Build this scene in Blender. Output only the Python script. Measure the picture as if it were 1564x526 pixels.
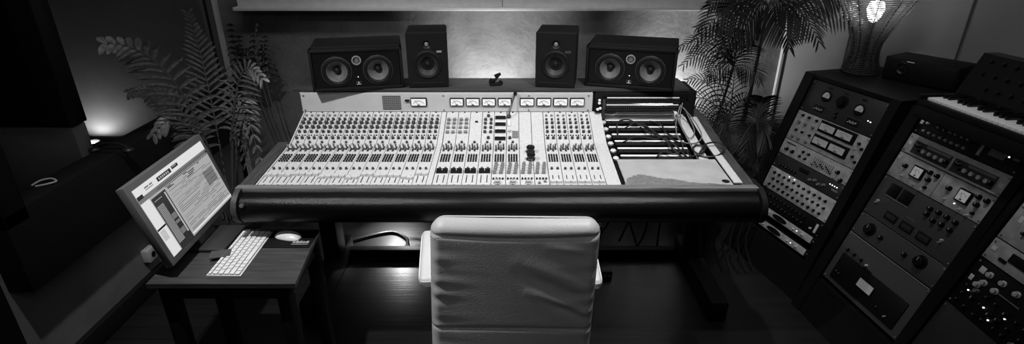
import bpy, bmesh, math, random
from mathutils import Vector, Matrix, Euler
PI = math.pi
R = math.radians
random.seed(7)
for o in list(bpy.data.objects): bpy.data.objects.remove(o)
scene = bpy.context.scene
COL = scene.collection

# ------------------------------------------------------------------ camera
F, W_PX, H_PX, CAM_H = 842.0, 1564.0, 526.0, 1.8
PITCH = math.atan2(376, 842)
SP, CP = math.sin(PITCH), math.cos(PITCH)
cam_d = bpy.data.cameras.new('camera'); cam = bpy.data.objects.new('camera', cam_d); COL.objects.link(cam)
cam.location = (0, 0, CAM_H); cam.rotation_euler = (PI/2 - PITCH, 0, 0)
cam_d.sensor_width = 36; cam_d.lens = 36*F/W_PX; cam_d.clip_start = 0.02
scene.camera = cam

# ------------------------------------------------------------------ world, exposure, lights
wd = bpy.data.worlds.new('world'); scene.world = wd; wd.use_nodes = True
wd.node_tree.nodes['Background'].inputs[0].default_value = (1, 1, 1, 1)
wd.node_tree.nodes['Background'].inputs[1].default_value = 0.0
vs = scene.view_settings
vs.view_transform = 'Standard'; vs.look = 'None'; vs.exposure = 0.0; vs.gamma = 1.0; vs.use_curve_mapping = False

def spot(loc, target, power, angle, blend, size):
    l = bpy.data.lights.new('ceiling_spot', 'SPOT'); l.energy = power; l.spot_size = R(angle); l.spot_blend = blend
    l.shadow_soft_size = size
    o = bpy.data.objects.new('ceiling_spot', l); COL.objects.link(o); o.location = loc
    o.rotation_euler = (Vector(target) - Vector(loc)).to_track_quat('-Z', 'Y').to_euler(); return o
def point(loc, power, size, name='lamp_light'):
    l = bpy.data.lights.new(name, 'POINT'); l.energy = power; l.shadow_soft_size = size
    o = bpy.data.objects.new(name, l); COL.objects.link(o); o.location = loc; return o
def area(loc, target, power, sx, sy):
    l = bpy.data.lights.new('overhead_fill', 'AREA'); l.energy = power; l.shape = 'RECTANGLE'; l.size = sx; l.size_y = sy
    o = bpy.data.objects.new('overhead_fill', l); COL.objects.link(o); o.location = loc
    o.rotation_euler = (Vector(target) - Vector(loc)).to_track_quat('-Z', 'Y').to_euler(); return o
SPOTS = [((-1.15, 1.48, 2.42), (-0.72, 2.10, 0.85), 125, 94, 0.9, 0.03),
         ((0.55, 1.72, 2.42), (0.30, 2.18, 0.85), 125, 82, 0.9, 0.03),
         ((1.25, 1.95, 2.42), (1.85, 2.25, 1.0), 21, 95, 1.0, 0.05)]
for a_ in SPOTS: spot(*a_)
area((0.0, 0.2, 2.44), (0.1, 1.6, 0.7), 3.8, 1.2, 0.4)
area((-0.2, 2.5, 2.45), (-0.2, 3.74, 1.35), 9, 2.8, 0.2)  # added fill light, lifts the dim back wall and its trim
WALL_LAMP = (50, 30, 42)      # uplights behind the desk: centre, right, floor glow

# ------------------------------------------------------------------ helpers
def at(px, py, X=None, Y=None, Z=None):
    x, y = (px-782)/F, (263-py)/F
    d = Vector((x, y*SP+CP, y*CP-SP)); o = Vector((0, 0, CAM_H))
    if Y is not None: t = Y/d.y
    elif X is not None: t = X/d.x
    else: t = (Z-CAM_H)/d.z
    return o + d*t

def mat(name, v, rough=0.5, metal=0.0, noise=0.0, nscale=20, bump=0.0, bscale=60, emit=0.0, coat=0.0, stretch=None, spec=None):
    m = bpy.data.materials.new(name); m.use_nodes = True; nt = m.node_tree; b = nt.nodes['Principled BSDF']
    b.inputs['Base Color'].default_value = (v, v, v, 1); b.inputs['Roughness'].default_value = rough
    b.inputs['Metallic'].default_value = metal
    if coat: b.inputs['Coat Weight'].default_value = coat
    if spec is not None: b.inputs['Specular IOR Level'].default_value = spec
    tc = nt.nodes.new('ShaderNodeTexCoord'); mp = nt.nodes.new('ShaderNodeMapping')
    nt.links.new(tc.outputs['Object'], mp.inputs[0])
    if stretch: mp.inputs['Scale'].default_value = stretch
    if noise:
        n = nt.nodes.new('ShaderNodeTexNoise'); n.inputs['Scale'].default_value = nscale; n.inputs['Detail'].default_value = 6
        nt.links.new(mp.outputs[0], n.inputs['Vector'])
        r = nt.nodes.new('ShaderNodeValToRGB'); lo, hi = max(0, v*(1-noise)), min(1, v*(1+noise))
        r.color_ramp.elements[0].position = .3; r.color_ramp.elements[1].position = .7
        r.color_ramp.elements[0].color = (lo, lo, lo, 1); r.color_ramp.elements[1].color = (hi, hi, hi, 1)
        nt.links.new(n.outputs['Fac'], r.inputs[0]); nt.links.new(r.outputs[0], b.inputs['Base Color'])
    if bump:
        n2 = nt.nodes.new('ShaderNodeTexNoise'); n2.inputs['Scale'].default_value = bscale; n2.inputs['Detail'].default_value = 5
        nt.links.new(mp.outputs[0], n2.inputs['Vector'])
        bp = nt.nodes.new('ShaderNodeBump'); bp.inputs['Strength'].default_value = bump; bp.inputs['Distance'].default_value = .01
        nt.links.new(n2.outputs['Fac'], bp.inputs['Height']); nt.links.new(bp.outputs[0], b.inputs['Normal'])
    if emit:
        b.inputs['Emission Color'].default_value = (v, v, v, 1); b.inputs['Emission Strength'].default_value = emit
    return m

def plank_mat(name, v, rough):
    m = mat(name, v, rough); nt = m.node_tree; b = nt.nodes['Principled BSDF']
    tc = nt.nodes.new('ShaderNodeTexCoord'); br = nt.nodes.new('ShaderNodeTexBrick')
    br.inputs['Scale'].default_value = 1; br.inputs['Brick Width'].default_value = 1.5; br.inputs['Row Height'].default_value = 0.09
    br.inputs['Mortar Size'].default_value = 0.0015; br.offset = 0.37
    br.inputs['Color1'].default_value = (v*1.2,)*3+(1,); br.inputs['Color2'].default_value = (v*.8,)*3+(1,); br.inputs['Mortar'].default_value = (v*.2,)*3+(1,)
    nt.links.new(tc.outputs['Object'], br.inputs['Vector'])
    mp = nt.nodes.new('ShaderNodeMapping'); mp.inputs['Scale'].default_value = (3, 60, 3)
    n = nt.nodes.new('ShaderNodeTexNoise'); n.inputs['Scale'].default_value = 1; n.inputs['Detail'].default_value = 6
    nt.links.new(tc.outputs['Object'], mp.inputs[0]); nt.links.new(mp.outputs[0], n.inputs['Vector'])
    mx = nt.nodes.new('ShaderNodeMix'); mx.data_type = 'RGBA'; mx.blend_type = 'MULTIPLY'; mx.inputs[0].default_value = .6
    nt.links.new(br.outputs['Color'], mx.inputs[6]); nt.links.new(n.outputs['Fac'], mx.inputs[7]); nt.links.new(mx.outputs[2], b.inputs['Base Color'])
    bp = nt.nodes.new('ShaderNodeBump'); bp.inputs['Strength'].default_value = .25; bp.inputs['Distance'].default_value = .004
    nt.links.new(n.outputs['Fac'], bp.inputs['Height']); nt.links.new(bp.outputs[0], b.inputs['Normal'])
    return m

class MB:
    def __init__(s): s.bm = bmesh.new(); s.M = Matrix.Identity(4)
    def _fin(s, verts, mi, sm=True):
        fs = set()
        for v in verts:
            for f in v.link_faces: fs.add(f)
        for f in fs: f.material_index = mi
    def box(s, c, d, rot=None, bev=0, mi=0, seg=2):
        m = s.M @ Matrix.Translation(c) @ ((rot.to_matrix().to_4x4() if isinstance(rot, Euler) else rot) if rot is not None else Matrix.Identity(4)) @ Matrix.Diagonal((d[0], d[1], d[2], 1))
        r = bmesh.ops.create_cube(s.bm, size=1, matrix=m); vs_ = r['verts']; s._fin(vs_, mi)
        if bev:
            es = list({e for v in vs_ for e in v.link_edges})
            q = bmesh.ops.bevel(s.bm, geom=es, offset=bev, segments=seg, affect='EDGES', profile=.5)
            for f in q['faces']: f.material_index = mi
        return s
    def lathe(s, prof, o=(0, 0, 0), axis=(0, 0, 1), seg=16, mi=0, cap=True):
        q = Vector(axis).normalized().to_track_quat('Z', 'Y').to_matrix().to_4x4(); M = s.M @ Matrix.Translation(o) @ q
        rings = []
        for r, h in prof:
            rings.append([s.bm.verts.new(M @ Vector((r*math.cos(2*PI*k/seg), r*math.sin(2*PI*k/seg), h))) for k in range(seg)])
        for a, b in zip(rings, rings[1:]):
            for k in range(seg):
                f = s.bm.faces.new((a[k], a[(k+1) % seg], b[(k+1) % seg], b[k])); f.material_index = mi
        if cap:
            for rg, fl in ((rings[0], True), (rings[-1], False)):
                f = s.bm.faces.new(list(reversed(rg)) if fl else rg); f.material_index = mi
        return s
    def cyl(s, p0, p1, r0, r1=None, seg=12, mi=0):
        p0, p1 = Vector(p0), Vector(p1); r1 = r0 if r1 is None else r1
        return s.lathe([(r0, 0), (r1, (p1-p0).length)], p0, p1-p0, seg, mi)
    def tube(s, pts, r, seg=6, mi=0, closed=False):
        pts = [Vector(p) for p in pts]; n = len(pts); rings = []; up = None
        for i, p in enumerate(pts):
            a = pts[(i-1) % n] if (closed or i > 0) else p; b = pts[(i+1) % n] if (closed or i < n-1) else p
            t = (b-a).normalized()
            if up is None: up = t.orthogonal().normalized()
            up = (up - t*up.dot(t)).normalized(); w = t.cross(up)
            rr = r[i] if isinstance(r, (list, tuple)) else r
            rings.append([s.bm.verts.new(s.M @ (p + up*rr*math.cos(2*PI*k/seg) + w*rr*math.sin(2*PI*k/seg))) for k in range(seg)])
        m = n if closed else n-1
        for i in range(m):
            a, b = rings[i], rings[(i+1) % n]
            for k in range(seg):
                f = s.bm.faces.new((a[k], a[(k+1) % seg], b[(k+1) % seg], b[k])); f.material_index = mi
        if not closed:
            s.bm.faces.new(list(reversed(rings[0]))).material_index = mi; s.bm.faces.new(rings[-1]).material_index = mi
        return s
    def prism(s, poly, axis, a, b, mi=0):
        # poly: 2D points; axis 'x': poly=(y,z); extruded a..b
        def v(p, t): return s.M @ (Vector((t, p[0], p[1])) if axis == 'x' else Vector((p[0], t, p[1])) if axis == 'y' else Vector((p[0], p[1], t)))
        A = [s.bm.verts.new(v(p, a)) for p in poly]; B = [s.bm.verts.new(v(p, b)) for p in poly]; n = len(poly)
        s.bm.faces.new(A).material_index = mi; s.bm.faces.new(list(reversed(B))).material_index = mi
        for k in range(n): s.bm.faces.new((A[k], B[k], B[(k+1) % n], A[(k+1) % n])).material_index = mi
        return s
    def build(s, name, mats, parent=None, loc=None, smooth=True, angle=38, recalc=True):
        if recalc: bmesh.ops.recalc_face_normals(s.bm, faces=s.bm.faces[:])
        me = bpy.data.meshes.new(name); s.bm.to_mesh(me); s.bm.free()
        for m in (mats if isinstance(mats, (list, tuple)) else [mats]): me.materials.append(m)
        if smooth:
            me.polygons.foreach_set('use_smooth', [True]*len(me.polygons)); me.set_sharp_from_angle(angle=R(angle))
        o = bpy.data.objects.new(name, me); COL.objects.link(o)
        if parent: o.parent = parent
        if loc is not None: o.location = loc
        return o
def tag(o, label, cat, group=None, kind=None):
    o['label'] = label; o['category'] = cat
    if group: o['group'] = group
    if kind: o['kind'] = kind
    return o
def struct(o): o['kind'] = 'structure'; return o
def thing(name, label, cat, loc=(0, 0, 0), rz=0, group=None, matrix=None):
    o = bpy.data.objects.new(name, None); COL.objects.link(o); o.empty_display_size = .05
    if matrix is not None: o.matrix_world = matrix
    else: o.location = loc; o.rotation_euler = (0, 0, rz)
    return tag(o, label, cat, group)
def inst(src, parent, loc, rot=None, name=None):
    o = src.copy(); COL.objects.link(o); o.parent = parent; o.location = loc
    if rot is not None: o.rotation_euler = rot
    return o
def lib(mb, name, mats):          # shared mesh data, copied into objects with part()
    o = mb.build(name, mats); me = o.data; bpy.data.objects.remove(o); return me
def part(name, me, parent, loc, rot=None):
    o = bpy.data.objects.new(name, me); COL.objects.link(o); o.parent = parent; o.location = loc
    if rot is not None: o.rotation_euler = rot
    return o
def text_mesh(name, body, size, m, parent, loc, rot, extrude=.0005):
    cu = bpy.data.curves.new(name, 'FONT'); cu.body = body; cu.size = size; cu.extrude = extrude; cu.align_x = 'CENTER'; cu.align_y = 'CENTER'
    t = bpy.data.objects.new(name, cu); COL.objects.link(t)
    me = bpy.data.meshes.new_from_object(t.evaluated_get(bpy.context.evaluated_depsgraph_get())); bpy.data.objects.remove(t)
    me.materials.clear(); me.materials.append(m)
    return part(name, me, parent, loc, rot)
def bez(p0, p1, p2, n):
    p0, p1, p2 = Vector(p0), Vector(p1), Vector(p2)
    return [p0*(1-t)**2 + p1*2*t*(1-t) + p2*t*t for t in [i/n for i in range(n+1)]]
def smooth_path(pts, sub=6):
    pts = [Vector(p) for p in pts]; out = []
    for i in range(len(pts)-1):
        a, b, c, d = pts[max(i-1, 0)], pts[i], pts[i+1], pts[min(i+2, len(pts)-1)]
        for k in range(sub):
            t = k/sub; out.append(.5*((2*b)+(c-a)*t+(2*a-5*b+4*c-d)*t*t+(3*b-a-3*c+d)*t**3))
    out.append(pts[-1]); return out

# ------------------------------------------------------------------ materials
M_floor = plank_mat('dark_floorboards', .016, .36)
M_wall = mat('woven_wall_fabric', .16, .75, noise=.2, nscale=9, bump=.5, bscale=35)
M_wallR = mat('painted_wall_panel', .22, .7, noise=.1, nscale=3, bump=.15, bscale=12)
M_plaster = mat('rough_plaster', .17, .8, noise=.15, nscale=5, bump=.35, bscale=14)
M_ceil = mat('ceiling_paint', .15, .8)
M_white_trim = mat('white_trim_paint', .8, .5, noise=.06)
M_trim_lt = mat('pale_corner_trim', .6, .5)
M_black = mat('matt_black', .006, .6, spec=.15)
M_blackg = mat('satin_black', .006, .3, spec=.3)
M_frame = mat('black_window_frame', .01, .5, spec=.2)
M_glass = mat('window_glass', 1, .0)
M_glass.node_tree.nodes['Principled BSDF'].inputs['Transmission Weight'].default_value = 1
M_glass.node_tree.nodes['Principled BSDF'].inputs['IOR'].default_value = 1.02
M_alu = mat('white_enamelled_panel', .52, .45, noise=.16, nscale=160, bump=.03)
M_alu2 = mat('brushed_bridge_panel', .5, .4, noise=.05, nscale=14)
M_patch = mat('mottled_grey_metal', .16, .5, noise=.25, nscale=60)
M_line = mat('engraved_line', .05, .6)
M_wood = mat('dark_oiled_wood', .15, .42, noise=.35, nscale=4, stretch=(2, 24, 24), bump=.08, bscale=20)
M_woodY = mat('dark_oiled_wood_rail', .05, .42, noise=.35, nscale=4, stretch=(24, 2, 24), bump=.08, bscale=20)
M_shelf = mat('meter_bridge_wood', .04, .4, noise=.3, nscale=4, stretch=(2, 24, 24))
M_leather = mat('black_leather', .003, .27, bump=.2, bscale=260, spec=.22)
M_cover = mat('dull_cover_panel', .36, .5, noise=.12, nscale=12)
M_knob = mat('dark_grey_knob', .032, .4)
M_knobg = mat('mid_grey_knob', .2, .4)
M_knobl = mat('light_grey_knob', .38, .4)
M_cap = mat('white_cap', .7, .4)
M_fader = mat('pale_fader_cap', .5, .4)
M_silver = mat('silver', .75, .22, metal=.35)
M_screw = mat('screw_metal', .3, .35, metal=.8)
M_meter = mat('meter_face_lit', .7, .5, emit=.32)
M_meterd = mat('meter_face', .55, .5, emit=.04)
M_red = mat('needle_black', .02, .5)
M_rub = mat('cable_rubber', .012, .4)
M_cableg = mat('grey_cable', .14, .45)
M_white = mat('white_plastic', .75, .35)
M_offw = mat('off_white_cover', .6, .5)
M_chair = mat('cream_leather', .6, .42, noise=.04, nscale=8, bump=.12, bscale=220)
M_thread = mat('seam_thread', .75, .7)
M_chrome = mat('chrome', .5, .15, metal=1)
M_tableM = mat('dark_side_table_wood', .05, .4, noise=.3, nscale=3, stretch=(2, 20, 20))
M_legw = mat('black_wood', .006, .55, spec=.2)
M_rackpnl = mat('dark_grey_rack_panel', .024, .45, noise=.1, nscale=20)
M_rackgry = mat('grey_hammered_panel', .06, .5, noise=.12, nscale=120, bump=.1)
M_racksil = mat('silver_rack_panel', .42, .4, noise=.3, nscale=26)
M_rackcab = mat('black_rack_cabinet', .006, .55, noise=.2, nscale=10, spec=.15)
M_leafL = mat('broad_leaf', .10, .45, noise=.5, nscale=60)
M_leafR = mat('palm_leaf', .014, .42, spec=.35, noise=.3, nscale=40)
M_stem = mat('palm_stem', .06, .5)
M_pot = mat('dark_pot', .02, .5)
M_soil = mat('potting_soil', .01, .9)
M_wicker = mat('wicker', .045, .6)
nt_ = M_wicker.node_tree; tr_ = nt_.nodes.new('ShaderNodeBsdfTranslucent'); tr_.inputs[0].default_value = (.5, .5, .5, 1)
mx_ = nt_.nodes.new('ShaderNodeMixShader'); mx_.inputs[0].default_value = .3; out_ = [n for n in nt_.nodes if n.type == 'OUTPUT_MATERIAL'][0]
nt_.links.new(nt_.nodes['Principled BSDF'].outputs[0], mx_.inputs[1]); nt_.links.new(tr_.outputs[0], mx_.inputs[2]); nt_.links.new(mx_.outputs[0], out_.inputs[0])
M_bulb = mat('glowing_bulb', 1, .5, emit=14)
M_ledw = mat('led', 1, .5, emit=1.5)
M_cone = mat('speaker_cone', .10, .33, noise=.15, nscale=40)
M_surr = mat('rubber_surround', .006, .45, spec=.25)
M_coned = mat('dark_cone', .02, .5, noise=.15, nscale=40)
M_gloss = mat('gloss_black_veneer', .005, .3, spec=.3)
M_bezel = mat('aluminium_bezel', .16, .35, metal=.4)
M_ivory = mat('ivory_key', .9, .3)

# ------------------------------------------------------------------ room shell
def slab(name, c, d, m, **k): return struct(MB().box(c, d, **k).build(name, m, smooth=False))
slab('floor', (0, 1.0, -.05), (9, 8, .1), M_floor)
slab('ceiling', (0, 1.0, 2.55), (9, 8, .1), M_ceil)
slab('wall_back', (0, 3.80, 1.25), (3.9, .12, 2.6), M_wall)
slab('wall_front', (0, -2.06, 1.25), (6.6, .12, 2.5), M_plaster)
# left wall: below, beside and above the studio window opening (Y 1.85..3.66, z .6..2.1)
b = MB()
b.box((-2.01, -.075, 1.25), (.12, 3.85, 2.5))
b.box((-2.01, 2.805, .30), (.12, 1.91, .60)); b.box((-2.01, 2.805, 2.3), (.12, 1.91, .4))
struct(b.build('wall_left', M_plaster, smooth=False))
def wall_seg(name, x0, y0, x1, y1, m, th=.1):
    dx, dy = x1-x0, y1-y0; L = math.hypot(dx, dy); a = math.atan2(dy, dx)
    n = Vector((-math.sin(a), math.cos(a), 0)); c = Vector(((x0+x1)/2, (y0+y1)/2, 1.25)) + n*th/2
    return slab(name, c, (L, th, 2.5), m, rot=Euler((0, 0, a)))
wall_seg('wall_right', 1.83, 3.74, 3.30, 2.27, M_wallR)
slab('wall_side', (3.36, .15, 1.25), (.12, 4.3, 2.5), M_wallR)
# seams between the wall panels on the right
for k, s_ in enumerate((.38, .93, 1.5)):
    struct(MB().box((1.83+s_*.7071-.004, 3.74-s_*.7071-.004, 1.25), (.007, .012, 2.5), rot=Euler((0, 0, -PI/4))).build('trim_%d' % (k+3), M_line, smooth=False))
struct(MB().box((1.825, 3.725, 1.25), (.014, .03, 2.5)).build('trim_2', M_trim_lt, smooth=False))
struct(MB().box((-1.935, 3.722, 1.25), (.024, .030, 2.5)).build('trim_6', M_trim_lt, smooth=False))
b = MB(); b.box((-.12, 3.67, 1.385), (3.22, .14, .10), bev=.004); b.box((-.12, 3.655, 1.324), (3.26, .17, .022), bev=.003)
b.box((-.06, 3.6, 1.385), (.003, .003, .1), mi=1)
struct(b.build('trim_1', [M_white_trim, M_line]))
struct(MB().box((-1.935, 2.71, .05), (.03, 1.98, .1), bev=.004).build('baseboard_left', M_frame))
struct(MB().box((0, 3.725, .05), (3.7, .03, .1), bev=.004).build('baseboard_back', M_frame))
# studio window: deep black frame, glass and the booth beyond
wf = MB()
wf.box((-1.91, 2.72, .665), (.12, 1.92, .33), bev=.004)      # bottom board
wf.box((-1.91, 1.812, 1.50), (.12, .104, 1.45), bev=.004)      # jamb nearest the camera
wf.box((-1.962, 3.68, 1.50), (.016, .07, 1.45), bev=.003); wf.box((-1.91, 2.74, 2.16), (.12, 1.96, .14), bev=.004)
win = struct(wf.build('window_1', M_frame))
MB().box((-1.985, 2.75, 1.44), (.006, 1.78, 1.32)).build('glass_pane', M_glass, win, smooth=False)
slab('wall_booth_back', (-3.0, 3.70, 1.25), (2.1, .1, 2.5), mat('booth_wall_paint', .09, .8, noise=.1, nscale=4, bump=.2, bscale=12))
slab('wall_booth_left', (-3.9, 2.3, 1.25), (.1, 2.8, 2.5), M_plaster)
slab('wall_booth_front', (-2.95, .95, 1.25), (1.9, .1, 2.5), M_plaster)
dr = struct(MB().box((-1.925, .95, 1.02), (.05, 1.50, 2.04), bev=.004).build('door_1', M_frame))
MB().lathe([(.024, 0), (.024, .006), (.01, .01), (.01, .04), (.022, .05), (.02, .07), (.001, .075)], (-1.90, 1.6, 1.0), (1, 0, 0), 18, cap=False).build('door_handle', M_screw, dr)

# ------------------------------------------------------------------ mixing console
con = thing('mixing_console', 'huge vintage white mixing console with wooden frame and black padded armrest', 'mixing console', (-.08, 2.3, 0))
CO = Vector((-.08, 2.3, 0))
def cpart(mb, name, m, **k):
    mb_m = mb; o = mb_m.build(name, m, con, **k); o.data.transform(Matrix.Translation(-CO)); return o
XL, XR = -1.06, .935
A_, B_, C_ = (2.04, .82), (2.45, .849), (2.69, .933)
# body
b = MB(); b.prism([(2.06, .69), (2.06, .812), (2.45, .840), (2.69, .924), (2.69, 1.03), (2.86, 1.03), (2.86, .74), (2.5, .69)], 'x', XL+.0005, .452)
cpart(b, 'body', M_black, smooth=False)
b = MB(); b.prism([(2.06, .69), (2.06, .812), (2.27, .828), (2.27, .78), (2.69, .84), (2.86, .84), (2.86, .74), (2.5, .69)], 'x', .453, .90)
cpart(b, 'patchbay_tub', M_black, smooth=False)
cpart(MB().prism([(2.04, .70), (2.04, .832), (2.46, .858), (2.46, .66)], 'x', -1.115, XL-.001), 'side_cheek', M_woodY, smooth=False)
cpart(MB().prism([(2.04, .70), (2.04, .832), (2.45, .862), (2.70, .90), (2.90, .90), (2.90, .72), (2.5, .66)], 'x', .94, .995), 'side_cheek', M_woodY, smooth=False)
# pale metal edging strip of the right cheek
b = MB(); b.prism([(2.05, .833), (2.45, .863), (2.70, .902), (2.70, .906), (2.45, .867), (2.05, .837)], 'x', .913, .947); cpart(b, 'edge_rail', M_alu, smooth=False)
b = MB(); b.prism([(2.28, .82), (2.72, .90), (2.72, .912), (2.28, .838)], 'x', .845, .885); cpart(b, 'edge_rail', M_alu, smooth=False)
# front wooden lip and armrest
cpart(MB().box((-.06, 2.022, .822), (2.12, .035, .024), bev=.004), 'front_lip', M_wood)
prof = []
for k in range(19):
    a = PI*.62 - PI*1.30*k/18
    prof.append((1.995 - .065*math.cos(PI*.5-a+PI*.5-PI*.5)*0 - .062*math.sin(PI*k/18), .752 + .062*math.cos(PI*k/18)))
prof += [(2.06, .69), (2.06, .812)]
cpart(MB().prism(prof, 'x', -1.085, .985), 'armrest', M_leather)
for sx, w in ((-1.103, 1), (1.003, 1)):
    pr = [(2.02 - .095*math.sin(PI*k/12), .757 + .077*math.cos(PI*k/12)) for k in range(13)]
    cpart(MB().prism(pr + [(2.10, .68), (2.10, .834)], 'x', sx-.011, sx+.011), 'end_bracket', M_legw if sx > 0 else M_woodY)
for sx in (-1.088,): cpart(MB().lathe([(.0, -.004), (.009, -.004), (.009, .004), (.0, .005)], (sx+(.02 if sx<0 else -.02), 1.935, .79), (0, -1, .4), 14, cap=False), 'bolt_cap', M_screw)
# meter bridge
cpart(MB().box((-.328, 2.688, .985), (1.468, .008, .092)), 'meter_bridge_panel', M_alu2, smooth=False)
cpart(MB().box((-.105, 2.80, 1.047), (1.99, .215, .016), bev=.003), 'bridge_shelf', M_shelf)
cpart(MB().box((-.33, 2.689, 1.034), (1.47, .006, .006)), 'shelf_edging', M_alu, smooth=False)
cpart(MB().box((.655, 2.72, 1.02), (.47, .07, .034), bev=.002), 'shelf_support', M_black)
cpart(MB().box((.905, 2.80, .965), (.05, .21, .148), bev=.003), 'bridge_end_block', M_legw)
for xs in (-1.06+.012, -.345, .085, .385):
    for z in (.947, 1.022): cpart(MB().lathe([(.0045, 0), (.0045, .003), (.003, .004)], (xs, 2.684, z), (0, -1, 0), 8), 'screw', M_screw)
# perforated talkback grille
b = MB(); b.box((-.607, 2.684, .985), (.092, .003, .072), mi=0)
for i in range(9):
    for j in range(7): b.box((-.647+i*.010, 2.682, .957+j*.0093), (.0078, .002, .0066), mi=1)
cpart(b, 'speaker_grille', [M_line, M_knobg], smooth=False)
def vu(xc, w=.070, h=.042, zc=.990):
    fr = MB().box((xc, 2.681, zc), (w, .012, h), bev=.003).build('meter', M_black, con); fr.data.transform(Matrix.Translation(-CO))
    fa = MB().box((xc, 2.6742, zc), (w-.010, .003, h-.010)).build('meter_face', M_meter, fr, smooth=False); fa.data.transform(Matrix.Translation(-CO))
    b = MB(); pts = [(xc + (w*.36)*math.cos(a), 2.6722, zc-.018 + .026*math.sin(a)) for a in [PI*.15+PI*.7*k/10 for k in range(11)]]
    b.tube(pts, .0010, 4); b.tube([(xc, 2.672, zc-h*.3), (xc-w*.22, 2.672, zc+h*.24)], .0008, 4)
    b.box((xc, 2.672, zc-h*.3), (.012, .002, .004))
    nd = b.build('needle', M_red, fr); nd.data.transform(Matrix.Translation(-CO))
vu(-.470, .082, .044)
for k in range(4): vu(-.278+k*.0805)
for k in range(4): vu(.076+k*.0842, .074)
b = MB(); b.box((-.528, 2.680, .998), (.02, .012, .008)); cpart(b, 'slide_switch', M_black)
K = lambda r, h, ro=.86: MB().lathe([(r, 0), (r, h*.25), (r*ro, h*.35), (r*ro, h*.92), (r*ro*.85, h)], seg=12).box((0, r*.45, h*1.0), (r*.22, r*.8, h*.1), mi=1)
ME = dict(big=lib(K(.0098, .015), 'knob', [M_knob, M_knobl]), mid=lib(K(.0078, .013), 'knob', [M_knob, M_cap]), small=lib(K(.0062, .010), 'knob', [M_knob, M_cap]),
          grey=lib(K(.0085, .017), 'knob', [M_knobg, M_knob]), light=lib(K(.014, .016), 'knob', [M_knobl, M_knob]), squ=lib(MB().box((0, 0, .006), (.016, .014, .012), bev=.002), 'knob', [M_knobg]),
          black=lib(K(.019, .022), 'knob', [M_black, M_black]), pale=lib(K(.0078, .013), 'knob', [M_fader, M_knobg]))
ME['but'] = lib(MB().box((0, 0, .003), (.0074, .0105, .006), bev=.001), 'push_button', [M_blackg])
ME['sq'] = lib(MB().box((0, 0, .0045), (.011, .010, .009), bev=.0015), 'push_button', [M_knobg])
ME['lev'] = lib(MB().box((0, 0, .001), (.0088, .034, .002), mi=1).cyl((0, .004, 0), (0, -.004, .022), .0030, .0042, 8).lathe([(.0044, 0), (.0044, .008)], (0, -.004, .020), (0, -.3, 1), 8, 0), 'toggle_switch', [M_knobg, M_knob])
ME['fcap'] = lib(MB().prism([(-.012, 0), (-.010, .010), (-.003, .0075), (.003, .0075), (.010, .010), (.012, 0)], 'x', -.0115, .0115), 'fader_cap', [M_fader])
ME['fcapb'] = lib(MB().prism([(-.013, 0), (-.011, .014), (-.003, .010), (.003, .010), (.011, .014), (.013, 0)], 'x', -.0115, .0115), 'fader_cap', [M_blackg])
ME['slot'] = lib(MB().box((0, 0, .0002), (.0036, .066, .0009)), 'fader_slot', [M_black])
ME['dot'] = lib(MB().lathe([(.0042, 0), (.0042, .0022), (.003, .003)], seg=8), 'screw', [M_black])
def surf(y):      # console top at depth y -> z, tilt
    (y0, z0), (y1, z1) = (A_, B_) if y < B_[0] else (B_, C_)
    return z0 + (z1-z0)*(y-y0)/(y1-y0) + .004, math.atan2(z1-z0, y1-y0)
ctrl = {'knob': [], 'push_button': []}
def put(strip, kind, x, y, name=None, rz=0):
    z, t = surf(y); loc = Vector((x, y, z)) - CO
    me = ME[kind]; nm = me.name.split('.')[0]
    if nm in ctrl: ctrl[nm].append((y, me, strip, loc, t, rz))
    else: part(nm, me, strip, loc - strip.location, (t, 0, rz))
def strip(x0, x1, m=M_alu, y0=2.042):
    b = MB(); g = .0013; th = .004
    def pr(P): return [(y, z+0) for y, z in P] + [(y, z+th) for y, z in reversed(P)]
    b.prism(pr([(y0, surf(y0)[0]-.004), B_, C_]), 'x', x0+g-CO.x, x1-g-CO.x)
    b.bm.transform(Matrix.Translation((0, -CO.y, 0)))
    return b.build('channel_strip', m, con, smooth=False)
def lower(s, xc, caps, cap, slots=True, matrix=True, full=True):
    if full: put(s, 'small', xc, 2.458)
    for k in range(4): put(s, 'lev', xc-.0172+k*.0115, 2.400 if k % 2 else 2.384)
    if matrix:
        for r, y in enumerate((2.325, 2.305, 2.286, 2.266)):
            for k in range(4): put(s, 'but', xc-.0172+k*.0115, y)
    if slots:
        for d in (-.0128, .0128):
            put(s, 'small', xc+d, 2.192)
            put(s, 'slot', xc+d, 2.105)
        for d, cy in zip((-.0128, .0128), caps): put(s, cap, xc+d, cy)
    put(s, 'dot', xc, 2.05)
def upper(s, xc, kinds=('mid', 'big', 'big')):
    put(s, 'dot', xc, 2.682)
    for d in (-.0135, .0135):
        put(s, 'sq', xc+d, 2.654)
        for k_, y in zip(kinds, (2.624, 2.597, 2.564)): put(s, k_, xc+d, y)
        put(s, 'mid', xc+d, 2.532); put(s, 'mid', xc+d, 2.487)
        for e in (-.006, .006): put(s, 'dot', xc+d+e, 2.509)
XS = -1.050; pit = (-.357-XS)/12
strip(XL, XS-.0005)
capy = [2.135, 2.132, 2.140, 2.138, 2.118, 2.125, 2.108, 2.138, 2.124, 2.126, 2.110, 2.142]
for i in range(12):
    s = strip(XS+i*pit, XS+(i+1)*pit); xc = XS+(i+.5)*pit
    upper(s, xc); lower(s, xc, (capy[i]+random.uniform(-.004, .004), capy[i]+random.uniform(-.004, .004)), 'fcap')
strip(-.357, -.332)
cw = .487/8
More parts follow.
